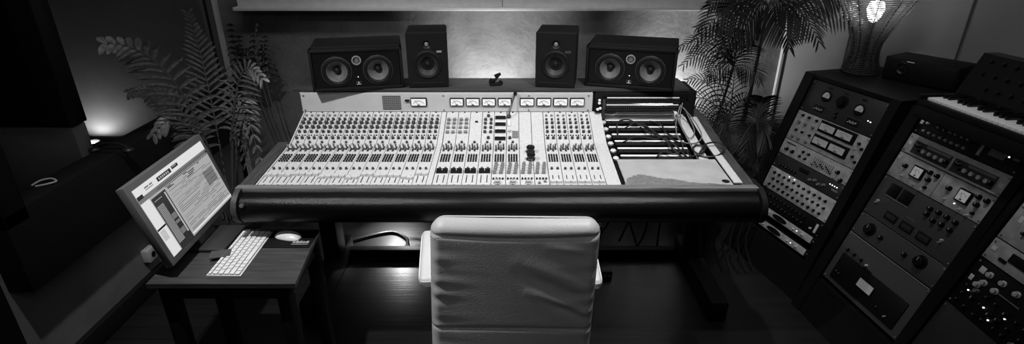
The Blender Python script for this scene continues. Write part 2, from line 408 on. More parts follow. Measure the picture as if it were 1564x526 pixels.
for i in range(8):
    x0 = -.331+i*cw; xc = x0+cw/2; s = strip(x0, x0+cw)
    if i < 6: put(s, 'dot', xc, 2.682)
    if i in (0, 1):
        for y in (2.622, 2.594, 2.562, 2.528):
            for d in (-.014, .014): put(s, 'squ', xc+d, y)
    if i == 2: put(s, 'but', xc, 2.607); put(s, 'but', xc+.006, 2.607)
    if i == 3:
        put(s, 'mid', xc, 2.650)
        for y in (2.622, 2.594, 2.562, 2.530):
            for d in (-.014, .014): put(s, 'mid', xc+d, y)
        put(s, 'mid', xc+.004, 2.488)
    if i == 4:
        for y in (2.636, 2.586, 2.534, 2.482):
            z, t = surf(y); mb = MB().box((0, 0, .005), (.052, .020, .01), bev=.0015)
            mb.build('display_window', M_blackg, s, (xc-CO.x, y-CO.y, z)).rotation_euler = (t, 0, 0)
            MB().box((0, .016, .002), (.050, .009, .003)).build('label_strip', M_cap, s, (xc-CO.x, y-CO.y, z)).rotation_euler = (t, 0, 0)
    if i == 5:
        z, t = surf(2.60); MB().box((0, 0, .003), (.012, .045, .006), bev=.001).build('scribble_tab', M_cap, s, (xc-.018-CO.x, 2.595-CO.y, z)).rotation_euler = (t, 0, 0)
        put(s, 'mid', xc-.014, 2.487); put(s, 'pale', xc-.016, 2.536)
        MB().box((0, 0, .0008), (.030, .055, .001)).build('grey_patch', M_patch, s, (xc+.012-CO.x, 2.515-CO.y, surf(2.515)[0])).rotation_euler = (surf(2.515)[1], 0, 0)  # flat grey patch, darker than the strip around it
    if i < 4: lower(s, xc, (2.165, 2.165), 'fcapb')
    elif i < 6: lower(s, xc, (0, 0), 'fcap', slots=False)
    if i in (6,):
        put(s, 'pale', xc+.018, 2.405)
    if i >= 4:
        for d in (-.014, .014):
            for k in range(4): put(s, 'grey', xc+d+.002*(3-k)-.004, 2.225-k*.024)
        for k in range(4): put(s, 'but', xc-.021+k*.013, 2.102)
        if i < 7: put(s, 'light', xc+.004*(i-5), 2.068)
        else:
            for d in (-.012, .012): put(s, 'sq', xc+d, 2.07+d*.5)
z, t = surf(2.35)
b = MB()
for y in (2.357, 2.283):
    z, t = surf(y); nb = MB(); nb.lathe([(.019, 0), (.021, .006), (.017, .01), (.017, .018), (.020, .026), (.017, .032), (.0, .033)], seg=18, cap=False)
    nb.build('selector_knob', M_blackg, con, (.085-CO.x, y-CO.y, z)).rotation_euler = (t, 0, 0)
rp = (.388-.153)/4
strip(.1575, .1585)
for i in range(4):
    s = strip(.156+i*rp, .156+(i+1)*rp); xc = .156+(i+.5)*rp
    upper(s, xc, ('small', 'mid', 'mid')); lower(s, xc, (2.075, 2.075), 'fcap', full=False)
s = strip(.391, .452)
cm = MB()   # join the far controls past one hundred into one part
for nm, lst in ctrl.items():
    lst.sort(key=lambda q: q[0]); near, far = lst[:100], lst[100:]
    for y, me, st, loc, t, rz in near: part(nm, me, st, loc - st.location, (t, 0, rz))
    bm = bmesh.new(); slots = []
    for y, me, st, loc, t, rz in far:
        n0 = len(bm.verts); f0 = len(bm.faces); bm.from_mesh(me); bm.verts.ensure_lookup_table(); bm.faces.ensure_lookup_table()
        Mx = Matrix.Translation(loc) @ Euler((t, 0, rz)).to_matrix().to_4x4()
        for v in bm.verts[n0:]: v.co = Mx @ v.co
        idx = []
        for m_ in me.materials:
            if m_ not in slots: slots.append(m_)
            idx.append(slots.index(m_))
        for f in bm.faces[f0:]: f.material_index = idx[f.material_index]
    me2 = bpy.data.meshes.new(nm); bm.to_mesh(me2); bm.free()
    for m_ in slots: me2.materials.append(m_)
    me2.polygons.foreach_set('use_smooth', [True]*len(me2.polygons)); me2.set_sharp_from_angle(angle=R(38))
    o = part(nm, me2, con, (0, 0, 0)); o['kind'] = 'stuff'
# patch bay rows
def patch_row(xc, w, y, z, tilt, h=.030, wl=True):
    b = MB(); b.box((0, 0, 0), (w, h, .012), bev=.001, mi=0)
    n = int(w/.0105)
    for r_ in (-.0065, .0065):
        for k in range(n): b.lathe([(.0035, 0), (.0035, .002), (.0018, .002)], (-w/2+.01+k*.0105, r_, .006), (0, 0, 1), 6, 2)
    o = b.build('patch_panel', [M_black, M_white, M_knob], con, (xc-CO.x, y-CO.y, z)); o.rotation_euler = (tilt, 0, 0)
    if wl: MB().box((0, h/2+.010, -.001), (w-.006, .014, .010)).build('label_strip', M_white, o, (0, 0, 0), smooth=False)
    return o
pt_ = math.atan2(.882-.808, .39)
for k, y in enumerate((2.66, 2.593, 2.523, 2.461, 2.398, 2.335)):
    zz = .815+(y-2.30)*.19; w = .350-.004*k; o = patch_row(.655+.002*k, w, y, zz, pt_)
    lug = MB().lathe([(.013, 0), (.015, .008), (.010, .014), (.0, .015)], seg=12, cap=False).build('mounting_lug', M_offw, con, (.466-CO.x-.002+.0025*k, y-CO.y, zz-.002))
for z in (.999, .962):
    patch_row(.655, .37, 2.672 if z > .98 else 2.662, z, PI/2-.12, .026, False)
    MB().box((.655-CO.x, 2.664-CO.y, z+.0175), (.36, .006, .0045)).build('label_strip', M_white, con, smooth=False)
    for zz in (.007, -.007):
        MB().lathe([(.0, 0), (.0072, 0), (.0072, .006), (.005, .008), (.0, .008)], (.436-CO.x+zz*(.9 if z < .98 else 0), 2.655-CO.y, z+(zz if z > .98 else zz*.4)), (0, -1, .2), 12, cap=False).build('mounting_lug', M_white, con)
cpart(MB().box((.437, 2.680, .984), (.038, .02, .09), bev=.002), 'rack_ear', M_black)
cpart(MB().box((.655, 2.712, .912), (.36, .004, .062), rot=Euler((-.75, 0, 0))), 'back_plate', M_offw, smooth=False)
# bare lower-right cover with its worn patch
b = MB(); b.prism([(2.042, .822), (2.285, .836), (2.285, .842), (2.042, .828)], 'x', .470, .911); cpart(b, 'blank_cover', M_cover, smooth=False)
random.seed(3)
bmw = bmesh.new(); n = 60; low = []; hi = []
for k in range(n+1):
    x = .465+.43*k/n; u = k/n
    h = .012+.075*math.exp(-((u-.17)/.17)**2)+.035*math.exp(-((u-.45)/.18)**2)+random.uniform(-.005, .005)
    if u < .03: h *= .3
    if u > .8: h *= max(.15, (1-u)/.2)
    low.append(bmw.verts.new((x-CO.x, 2.046-CO.y, .8287))); hi.append(bmw.verts.new((x-CO.x, 2.046+h-CO.y, .8287+h*.0577)))
for k in range(n): bmw.faces.new((low[k], low[k+1], hi[k+1], hi[k]))
me = bpy.data.meshes.new('grey_patch'); bmw.to_mesh(me); bmw.free(); me.materials.append(M_patch); part('grey_patch', me, con, (0, 0, .0004))
cpart(MB().lathe([(.016, 0), (.016, .001)], (.889, 2.078, .8292), (0, -.05, 1), 16), 'cable_hole', M_black)
# trestle under the console
for sx in (-1.0, 1.02):
    cpart(MB().box((sx, 2.53, .06), (.09, .66, .11), bev=.008), 'foot_beam', M_legw)
    cpart(MB().box((sx, 2.66, .40), (.09, .12, .6), bev=.006), 'leg', M_legw)
cpart(MB().box((.01, 2.80, .032), (1.94, .05, .05), bev=.004), 'cross_bar', M_legw)

# talkback gooseneck
gp = smooth_path([(-.016, 2.640, .924), (-.012, 2.635, .95), (.0, 2.655, .99), (.016, 2.668, 1.038)])
g = thing('gooseneck_microphone', 'thin dark gooseneck microphone rising from the middle of the console', 'microphone', gp[0])
b = MB(); b.tube([p-gp[0] for p in gp], .0035, 8); b.build('neck', M_knob, g)
MB().lathe([(.0, 0), (.010, 0), (.012, .008), (.008, .016), (.0, .017)], seg=14, cap=False).build('base', M_knob, g, (0, 0, -.003))
MB().lathe([(.0, -.012), (.007, -.010), (.010, 0), (.007, .009), (.0, .011)], gp[-1]-gp[0], (0, .2, 1), 14, cap=False).build('capsule', M_black, g)

# ------------------------------------------------------------------ patch cables
def cable(name, label, pts, r, m, group=None, cat='cable', sub=7):
    pts = smooth_path(pts, sub); o0 = Vector(pts[0]); o = MB().tube([p-o0 for p in pts], r, 8).build(name, m, None, o0); return tag(o, label, cat, group)
cable('patch_cable', 'grey patch cable hanging in a long loop from the right of the bridge', [(.84, 2.645, .985), (.815, 2.60, .93), (.795, 2.52, .895), (.80, 2.44, .87), (.86, 2.42, .868), (.905, 2.47, .885), (.895, 2.56, .925), (.85, 2.635, .975)], .0028, M_cableg)
cable('patch_cable', 'second grey patch cable inside the hanging loop at the bridge end', [(.85, 2.648, .995), (.83, 2.6, .94), (.825, 2.52, .90), (.845, 2.46, .878), (.878, 2.50, .895), (.875, 2.58, .93), (.858, 2.64, .97)], .0025, M_cableg)
cable('patch_cable', 'black cable coiled in two rings beside the lower right of the patch bay', [(.74, 2.315, .835), (.80, 2.31, .842), (.86, 2.32, .856), (.89, 2.37, .868), (.86, 2.40, .866), (.83, 2.35, .860), (.87, 2.30, .850), (.93, 2.30, .856), (.97, 2.34, .876), (.955, 2.39, .882), (.90, 2.38, .880), (.86, 2.33, .866), (.84, 2.305, .85)], .0042, M_rub)
rows = (2.66, 2.593, 2.523, 2.461, 2.398, 2.335)
lab = ['black patch cord arching at the left end of the patch bay', 'black patch cord crossing diagonally over three middle patch rows', 'black patch cord from the second patch row to the bottom right', 'black patch cord crossing the right third of the patch bay', 'black patch cord bunched along the bottom patch row', 'short black patch cord sagging across the middle row']
def pz(y): return .823+(y-2.30)*.19
for k, (pl, lb) in enumerate(zip([[(.515, 2.53), (.525, 2.60), (.58, 2.63), (.64, 2.58), (.70, 2.56)], [(.56, 2.59), (.63, 2.60), (.70, 2.50), (.76, 2.42), (.80, 2.34)], [(.64, 2.60), (.66, 2.52), (.72, 2.48), (.74, 2.40), (.78, 2.33)],
        [(.70, 2.66), (.74, 2.60), (.75, 2.52), (.80, 2.46), (.80, 2.40)], [(.66, 2.33), (.70, 2.36), (.74, 2.33), (.79, 2.35), (.82, 2.33)], [(.53, 2.46), (.60, 2.48), (.68, 2.45), (.73, 2.47), (.79, 2.46)]], lab)):
    n = len(pl); P = [(x, y, pz(y)+(.004 if i in (0, n-1) else .022+.006*math.sin(i+k))) for i, (x, y) in enumerate(pl)]
    cable('patch_cable', lb, P, .0038, M_rub, None)

# ------------------------------------------------------------------ loudspeakers
def cone_parts(root, x, z, r, y=0, mc=M_cone):
    b = MB(); b.lathe([(r*.98, 0), (r*1.02, .004), (r*.96, .009), (r*.86, .010), (r*.78, .004), (r*.74, 0)], (x, y, z), (0, -1, 0), 36, cap=False)
    w = b.build('woofer_surround', M_surr, root)
    b = MB(); b.lathe([(r*.75, .001), (r*.5, -.018), (r*.30, -.032), (r*.26, -.034)], (x, y, z), (0, -1, 0), 36, cap=False); b.build('cone', mc, w)
    b = MB(); b.lathe([(r*.27, -.034), (r*.25, -.024), (r*.17, -.014), (0.0005, -.010)], (x, y, z), (0, -1, 0), 24, cap=False); b.build('dust_cap', M_surr, w)
    return w
def cabinet(root, w, h, d, bev, m, holes):
    # a baffle with round recesses: ring faces are left open so the cones can sit inside
    MB().box((0, d/2+.012, h/2), (w, d-.024, h), bev=bev, seg=3).build('cabinet', m, root)
def baffle(root, w, h, m, holes, t=.02, inset=.006):
    b = MB(); b.box((0, t/2-.004, h/2), (w-inset, t, h-inset), bev=.004); o = b.build('baffle', m, root)
    for (x, z, r) in holes:       # cut the recesses
        c = MB().cyl((x, -.02, z), (x, t*.5+.05, z), r, r, 36).build('cutter', m, root)
        md = o.modifiers.new('cut', 'BOOLEAN'); md.operation = 'DIFFERENCE'; md.object = c; md.solver = 'EXACT'
        bpy.context.view_layer.update()
        me = bpy.data.meshes.new_from_object(o.evaluated_get(bpy.context.evaluated_depsgraph_get())); o.modifiers.clear(); o.data = me; bpy.data.objects.remove(c)
        me.polygons.foreach_set('use_smooth', [False]*len(me.polygons))
    return o
ZS = 1.056
def big_monitor(loc, rz, label, w=.44, h=.205, d=.30):
    s = thing('studio_monitor', label, 'loudspeaker', loc, rz, 'big twin-woofer monitors on the meter bridge')
    b = MB(); b.box((0, d/2+.045, h/2), (w, d-.05, h), bev=.005, seg=3)
    b.box((0, .03, h-.008), (w, .07, .016), bev=.004); b.box((0, .03, .008), (w, .07, .016), bev=.004)
    b.box((-w/2+.007, .03, h/2), (.014, .07, h), bev=.004); b.box((w/2-.007, .03, h/2), (.014, .07, h), bev=.004)
    b.build('cabinet', M_black, s)
    r = .068; hx = .098; hz = h*.47
    o = baffle(s, w-.028, h-.030, M_gloss, [(-hx, hz-.015, r*.76), (hx, hz-.015, r*.76), (0, h*.72-.015, .016)], .03, 0); o.location = (0, .006, .015)
    for sx in (-hx, hx):
        wf_ = cone_parts(s, sx, hz, r, .001)
        bb = MB()
        for k in range(6):
            a = PI/6+k*PI/3; bb.lathe([(.0028, 0), (.0028, .003)], (sx+r*1.05*math.cos(a), .002, hz+r*1.05*math.sin(a)), (0, -1, 0), 8)
        pts = [(sx+r*1.04/math.cos(((k+.5) % 5-2.5)*0)*math.cos(2*PI*k/40), -.001, hz+r*1.04*math.sin(2*PI*k/40)) for k in range(40)]
        bb.tube(pts, .0025, 6, 1, closed=True); bb.build('mounting_ring', [M_screw, M_knob], wf_)
    b = MB(); b.lathe([(.0165, 0), (.023, .002), (.023, .005), (.0175, .006), (.0165, .002)], (0, .001, h*.72), (0, -1, 0), 28, cap=False)
    t = b.build('tweeter', M_knobg, s)
    MB().lathe([(.0165, -.004), (.012, -.001), (.006, .0), (.0005, -.001)], (0, .002, h*.72), (0, -1, 0), 24, cap=False).build('tweeter_dome', M_screw, t)
    MB().box((0, -.0, h*.32), (.003, .004, .003)).build('power_light', M_ledw, s)
    lg = MB(); lg.box((0, .001, h*.17), (.024, .003, .016), bev=.001); lo = lg.build('badge', M_knob, s)
    MB().box((0, -.001, h*.17+.002), (.003, .002, .009)).box((0, -.001, h*.17-.006), (.020, .002, .0015)).build('badge_mark', M_cap, lo)
    return s
big_monitor((-.757, 2.669, ZS), R(12), 'wide black twin-woofer monitor lying on the left end of the console shelf')
big_monitor((.582, 2.692, ZS), R(-16), 'wide black twin-woofer monitor with shiny cones on the right end of the shelf')
def small_monitor(loc, rz, label, badge):
    w, h, d = .20, .275, .23
    s = thing('studio_monitor', label, 'loudspeaker', loc, rz, 'small upright black monitors on the meter bridge')
    MB().box((0, d/2+.01, h/2), (w, d-.02, h), bev=.012, seg=3).build('cabinet', M_black, s)
    baffle(s, w, h, M_black, [(0, .115, .056), (0, .215, .022)], .024, .002)
    cone_parts(s, 0, .115, .070, .0, M_coned)
    b = MB(); b.lathe([(.022, -.001), (.034, .001), (.032, -.004), (.022, -.010), (.014, -.014)], (0, -.004, .215), (0, -1, 0), 28, cap=False); t = b.build('tweeter', M_surr, s)
    MB().lathe([(.014, -.014), (.010, -.006), (.0005, -.003)], (0, -.002, .215), (0, -1, 0), 20, cap=False).build('tweeter_dome', M_screw, t)
    MB().box((0, -.004, .022), (.165, .004, .010), bev=.002).build('port_slot', M_surr, s)
    bd = MB().box((.060, -.0045, .180), (.030, .003, .012), bev=.001).build('badge', M_knob, s)
    if badge: text_mesh('badge_lettering', 'KRK', .012, M_cap, bd, (.060, -.0065, .180), (PI/2, 0, 0))
    return s
small_monitor((-.419, 2.715, ZS), R(6), 'small upright black monitor with pale lettered badge, left of the wall glow', True)
small_monitor((.215, 2.712, ZS), R(-9), 'small upright black monitor right of the wall glow, its badge plain and dark', False)
# little black clamp on the shelf
c = thing('microphone_clamp', 'small black microphone clamp lying on the shelf between the small monitors', 'clamp', (-.085, 2.76, 1.056), R(10))
MB().box((0, 0, .006), (.06, .035, .012), bev=.003).box((-.020, 0, .022), (.022, .02, .024), rot=Euler((0, .4, 0)), bev=.003).build('jaw', M_black, c)
b = MB(); b.cyl((-.01, 0, .018), (.018, 0, .048), .007, .005); b.box((.012, 0, .052), (.034, .016, .013), rot=Euler((0, -.35, 0)), bev=.002); b.build('arm', M_black, c)
MB().cyl((.028, -.012, .012), (.028, .012, .012), .010).build('thumb_screw', M_black, c)

# ------------------------------------------------------------------ side table, display, keyboard, mouse
tb = thing('side_table', 'low dark wooden side table left of the console', 'table', (-1.06, 1.85, 0))
def tp(mb, n, m, **k): o = mb.build(n, m, tb, **k); o.data.transform(Matrix.Translation((1.06, -1.85, 0))); return o
tp(MB().prism([(-1.322, 1.652), (-.783, 1.652), (-.822, 2.045), (-1.335, 2.045)], 'z', .600, .619), 'table_top', M_tableM, smooth=False)
tp(MB().box((-1.06, 1.685, .568), (.46, .02, .062)).box((-1.06, 2.01, .568), (.46, .02, .062)).box((-1.285, 1.85, .568), (.02, .32, .062)).box((-.835, 1.85, .568), (.02, .32, .062)), 'apron', M_legw, smooth=False)
for x, y in ((-1.275, 1.695), (-.845, 1.695), (-.845, 2.0), (-1.275, 2.0)): tp(MB().box((x, y, .30), (.05, .05, .60), bev=.004), 'leg', M_legw)

# display: faces +X, tilted back 16.5 degrees
sd = thing('computer_display', 'silver-framed computer display showing audio editing software, tilted on the side table', 'monitor', (-1.237, 1.96, .62))
yaw, tl, W_, H_ = 1.608, .288, .545, .33
rx = Vector((math.cos(yaw), math.sin(yaw), 0)); nn = Vector((math.sin(yaw), -math.cos(yaw), 0)); uu = Vector((0, 0, 1))*math.cos(tl) - nn*math.sin(tl); fz = rx.cross(uu)
DM = Matrix.Translation((0, 0, .05)) @ Matrix((rx, uu, fz)).transposed().to_4x4()
def dp(mb, n, m, par=None, **k):
    o = mb.build(n, m, par or sd, **k); o.data.transform(DM) ; return o
dp(MB().box((0, H_/2, -.016), (W_, H_, .03), bev=.004), 'bezel', M_bezel)
m_scr = lambda v, e: mat('screen_tone_%d' % int(v*100), v*.3, .3, emit=e)
def em(name, v):
    m = mat(name, .02, .25); bb = m.node_tree.nodes['Principled BSDF']; bb.inputs['Emission Color'].default_value = (v, v, v, 1); bb.inputs['Emission Strength'].default_value = 1; return m
S_w, S_l, S_g, S_d, S_k = em('screen_white', .72), em('screen_light', .38), em('screen_grey', .16), em('screen_dark', .02), em('screen_black', .004)
sw, sh, bz = W_-.052, H_-.052, .026
b = MB(); b.box((0, H_/2, -.0006), (sw, sh, .002), mi=0); scr = dp(b, 'screen', [S_l], smooth=False)
b = MB()
def sq(x0, y0, x1, y1, mi, lv=1):   # fractions, y from top
    b.box((-sw/2+sw*(x0+x1)/2, H_/2+sh/2-sh*(y0+y1)/2, .0006+.0003*lv), (sw*(x1-x0), sh*(y1-y0), .0003), mi=mi)
sq(0, 0, 1, .135, 0); sq(0, .135, 1, .20, 2); sq(.22, .165, 1, .195, 4, 2); sq(0, .20, .105, 1, 0); sq(.115, .23, .30, 1, 3); sq(.0, .10, .07, .15, 4, 2)
sq(.0, .585, .11, .61, 4, 2); sq(.28, .045, .47, .105, 4, 2); sq(.49, .04, .58, .085, 4, 2)
random.seed(11)
for k in range(6): sq(.30+k*.025, .06, .315+k*.025, .09, 1, 3)
sq(.50, .05, .56, .06, 1, 3); sq(.12, .05, .17, .07, 2, 2); sq(.18, .05, .22, .07, 2, 2); sq(.12, .085, .22, .095, 2, 2)
for k in range(38): sq(.225+k*.02, .17, .232+k*.02, .19, 1, 3)
sq(.60, .03, .98, .09, 2, 0.5)
for k in range(34):
    y = .26+k*.0185; sq(.272, y, .288, y+.011, 0, 2)
for k in range(30):
    y = .36+k*.019; sq(.125, y, .205, y+.009, 1, 2)
for k in range(5): sq(.135+k*.02, .28, .148+k*.02, .286, 0, 2)
sq(.21, .55, .265, .63, 2, 2); sq(.21, .66, .265, .70, 2, 2); sq(.21, .78, .265, .86, 2, 2)
y = .23
while y < .97:
    x = .33
    while x < .96:
        L = random.uniform(.05, .35); dark = random.random()
        if y < .32 and dark > .5: sq(x, y, min(.98, x+L*.3), y+.012, 4, 2)
        elif dark > .35: sq(x, y, min(.98, x+L), y+.005, 3 if dark < .8 else 2, 2)
        x += L+random.uniform(.005, .06)
    y += random.uniform(.016, .030)
sq(.31, .205, 1, .222, 2, 2); sq(.80, .40, .96, .62, 2, .6); sq(.31, .95, 1, .975, 0, 3)
for k in range(12): sq(.01, .63+k*.012, .07, .634+k*.012, 2, 3)
b_ = dp(b, 'screen_window', [S_w, S_l, S_g, S_d, S_k], scr, smooth=False)
MB().box((.03, 0, .008), (.20, .20, .012), bev=.006).build('stand_foot', M_rackpnl, sd, (-.03, .0, 0))
MB().box((-.04, 0, .10), (.02, .12, .20), rot=Euler((0, -.25, 0)), bev=.004).build('stand_neck', M_bezel, sd)
# logo card by the foot of the display
tag(MB().box((0, 0, .0015), (.075, .055, .003)).build('printed_card', M_rackgry, None, (-1.135, 1.83, .632)), 'small dark printed card lying at the foot of the display', 'card').rotation_euler = (0, 0, .3)

kb = thing('computer_keyboard', 'slim white computer keyboard lying on the side table', 'keyboard', (-1.064, 1.853, .620), R(91.5))
MB().prism([(-.062, 0), (-.062, .004), (.062, .009), (.062, 0)], 'x', -.160, .160).build('case', M_offw, kb, smooth=False)
kz = lambda y: .0065+(y+.062)*.04
keyme = {}
def key(x, y, w, d=.0165):
    k_ = (round(w, 4), round(d, 4))
    if k_ not in keyme: keyme[k_] = lib(MB().box((0, 0, .002), (w, d, .0036), bev=.0012), 'key', [M_white])
    part('key', keyme[k_], kb, (x, y, kz(y)), (.04, 0, 0))
gapk = .0030
for r_, (y, d, ws) in enumerate([(.052, .010, [1]*14), (.033, .0165, [1]*13+[1.5]), (.013, .0165, [1.5]+[1]*13), (-.007, .0165, [1.8]+[1]*11+[1.75]), (-.027, .0165, [2.35]+[1]*10+[2.3]), (-.047, .0165, [1, 1, 1, 1.25, 5.0, 1.25, 1, 1, 1, 1])]):
    tot = sum(ws); u_ = (.310-gapk*(len(ws)-1))/tot; x = -.155
    for w in ws: key(x+w*u_/2, y, w*u_, d); x += w*u_+gapk
mpad = tag(MB().box((0, 0, .0015), (.196, .135, .003), bev=.001).build('mouse_pad', M_black, None, (-.912, 1.962, .6195)), 'black mouse pad with small white upside-down lettering on the side table', 'mouse pad')
b = MB()
random.seed(5)
for k, w in enumerate((.012, .011, .012, .013, .010)):
    x = .022+k*.0135; b.box((x, -.028, .0034), (.0032, .013, .0004)); b.box((x+.006, -.028, .0034), (.0026, .012, .0004)); b.box((x+.003, -.023+.003*(k % 3), .0034), (.008, .0022, .0004)); 
for k in range(11): b.box((.020+k*.0062, -.043, .0034), (.0042, .0028, .0004))
b.build('printed_lettering', M_cap, mpad, smooth=False)
ms = thing('computer_mouse', 'white curved computer mouse on the black mouse pad', 'mouse', (-.925, 1.972, .6226), R(74))
bm = bmesh.new(); bmesh.ops.create_uvsphere(bm, u_segments=32, v_segments=16, radius=1)
for v in bm.verts:
    x, y, z = v.co; r = (abs(x)**2.6+abs(y)**2.6)**(1/2.6) or 1; k_ = math.hypot(x, y)/r if r else 1
    v.co = Vector((x*k_*.031, y*k_*.058, max(0, z)*.026+.001))
me = bpy.data.meshes.new('shell'); bm.to_mesh(me); bm.free(); me.materials.append(M_white); me.polygons.foreach_set('use_smooth', [True]*len(me.polygons)); part('shell', me, ms, (0, 0, 0))
MB().lathe([(.0, 0), (.003, 0), (.003, .0015), (.0, .002)], (0, .03, .0235), (0, .2, 1), 10, cap=False).build('scroll_ball', M_knobg, ms)

# ------------------------------------------------------------------ chair
ch = thing('office_chair', 'cream leather high-backed office chair seen from behind, facing the console', 'chair', (.0, 1.62, 0), R(-1))
def chair_back():
    nx, nz = 90, 110; w, z0, z1 = .252, .545, 1.018; zc = (z0+z1)/2; hz = (z1-z0)/2
    bm = bmesh.new()
    def outline(u, v):     # rounded rectangle mapping
        rr = .045; x = u*w; z = v*hz
        ax, az = abs(x)-(w-rr), abs(z)-(hz-rr)
        if ax > 0 and az > 0:
            m_ = max(ax, az); L = math.hypot(ax, az); ax, az = ax*m_/L, az*m_/L
            x = math.copysign(w-rr+ax, x); z = math.copysign(hz-rr+az, z)
        return x*(1-.006*(v < 0)*abs(v)), z
    def wr(x, zz):
        e = 0
        for sx, ph, am in ((-1, .3, 1.0), (1, 1.4, 1.0)):
            d = w - sx*x; fall = math.exp(-d/.045)*(1-math.exp(-d/.012))
            ww = math.sin(zz*105+ph+.9*math.sin(zz*31+ph)+d*16)+.5*math.sin(zz*160+ph*3)
            e += .0032*am*fall*ww*(.3+.7*math.exp(-((zz-.80)/.16)**2))
        # long diagonal fold on the right
        def ridge(xa, za, xb, zb, wd, am):
            vx, vz = xb-xa, zb-za; L2 = vx*vx+vz*vz; t = max(0, min(1, ((x-xa)*vx+(zz-za)*vz)/L2))
            dd = math.hypot(x-xa-vx*t, zz-za-vz*t); return am*math.sin(PI*min(1, max(0, t*.85+.1)))*math.exp(-(dd/wd)**2)
        e += ridge(.02, .90, .235, .795, .026, .006) - ridge(.03, .865, .235, .765, .026, .007)
        e += ridge(.05, .80, .235, .725, .014, .006) - ridge(.09, .775, .24, .700, .014, .006)
        e += ridge(.10, .95, .235, .93, .012, .004)
        return e
    def seam(zz, z_, am, wd): return -am*math.exp(-((zz-z_)/wd)**2)
    F_, B2 = [], []
    for j in range(nz+1):
        rf, rb = [], []
        for i in range(nx+1):
            u = -1+2*i/nx; v = -1+2*j/nz; u = math.sin(u*PI/2)*.35+u*.65; v = math.sin(v*PI/2)*.35+v*.65
            x, z = outline(u, v); zz = zc+z; xo = .014*(zz-.6)/.42
            ed = max(0, min(1, (1-max(abs(u), abs(v)))/.13)); th = .042*math.sqrt(1-(1-ed)**2)
            zt = .980-.006*math.cos(x/w*PI/2); zl = .668+.004*math.cos(x*9)
            y = -th - .006*math.cos(u*PI/2) - wr(x, zz)*min(1, ed*1.5) - (seam(zz, zt, .006, .006)+seam(zz, zl, .005, .006))
            lean = (zz-.6)*.085+.10*max(0, zz-1.0)
            rf.append(bm.verts.new((x+xo, -.232+y+lean, zz))); rb.append(bm.verts.new((x+xo, -.232+th*.8+lean, zz)))
        F_.append(rf); B2.append(rb)
    for j in range(nz):
        for i in range(nx):
            bm.faces.new((F_[j][i], F_[j][i+1], F_[j+1][i+1], F_[j+1][i])); bm.faces.new((B2[j][i+1], B2[j][i], B2[j+1][i], B2[j+1][i+1]))
    bmesh.ops.remove_doubles(bm, verts=bm.verts[:], dist=.0002)
    me = bpy.data.meshes.new('backrest'); bm.to_mesh(me); bm.free(); me.materials.append(M_chair); me.polygons.foreach_set('use_smooth', [True]*len(me.polygons))
    return part('backrest', me, ch, (0, 0, 0))
bk = chair_back()
for zt, f in ((.980, 1), (.668, 0)):
    bb = MB(); n = 44
    for k in range(n):
        x = -.235+.47*(k+.2)/n; z = (zt-.006*math.cos(x/.252*PI/2)) if f else (zt+.004*math.cos(x*9)); lean = (z-.6)*.085
        u = x/.252; y = -.232-.042-.006*math.cos(u*PI/2)+lean+(.0062 if f else .0052)*.55-.0015
        if abs(u) > .87: y += .012*((abs(u)-.87)/.13)
        bb.box((x, y, z-.004), (.0065, .0012, .0012))
    bb.build('stitching', M_thread, bk, smooth=False)
MB().box((0, .03, .475), (.50, .50, .09), bev=.035, seg=4).build('seat', M_chair, ch)
for sx, ang in ((-1, -.13), (1, 0.0)):
    b = MB(); rot = Euler((0, 0, -ang)); x0 = .312*sx if sx < 0 else .280
    b.box((x0, .155, .652), (.075, .35, .045), rot=rot, bev=.020, seg=4); ar = b.build('armrest', M_chair, ch)
    q = rot.to_matrix(); pts = []
    for k in range(48):
        a = 2*PI*k/48; cx, cy = math.cos(a), math.sin(a); ex, ey = math.copysign(abs(cx)**.35, cx)*.037, math.copysign(abs(cy)**.2, cy)*.173
        pts.append(Vector((x0, .155, .660))+q@Vector((ex, ey, 0)))
    MB().tube(pts, .0028, 6, closed=True).build('piping', M_thread, ar)
    MB().tube(smooth_path([(x0*.93, .24, .635), (x0*.9, .24, .55), (x0*.75, .20, .44), (.18*sx, .08, .425)]), .013, 10).tube([(x0*.93, .10, .635), (x0*.85, .10, .55), (.2*sx, .08, .43)], .013, 10).build('arm_bracket', M_chrome, ch)
MB().box((0, -.18, .50), (.08, .02, .22), bev=.004).build('back_bracket', M_chrome, ch)
MB().lathe([(.025, .10), (.025, .30), (.018, .30), (.018, .43)], seg=16).build('gas_column', M_chrome, ch)
for k in range(5):
    a = 2*PI*k/5+.3; e_ = Vector((.27*math.cos(a), .27*math.sin(a), .085)); lg = MB().tube([(0, 0, .11), e_*.5+Vector((0, 0, .06)), e_], [.022, .018, .012], 8).build('leg', M_chrome, ch)
    MB().cyl((e_.x-.01, e_.y, .028), (e_.x+.01, e_.y, .028), .028, seg=16).cyl((e_.x, e_.y, .03), (e_.x, e_.y, .085), .006).build('castor', M_black, lg)

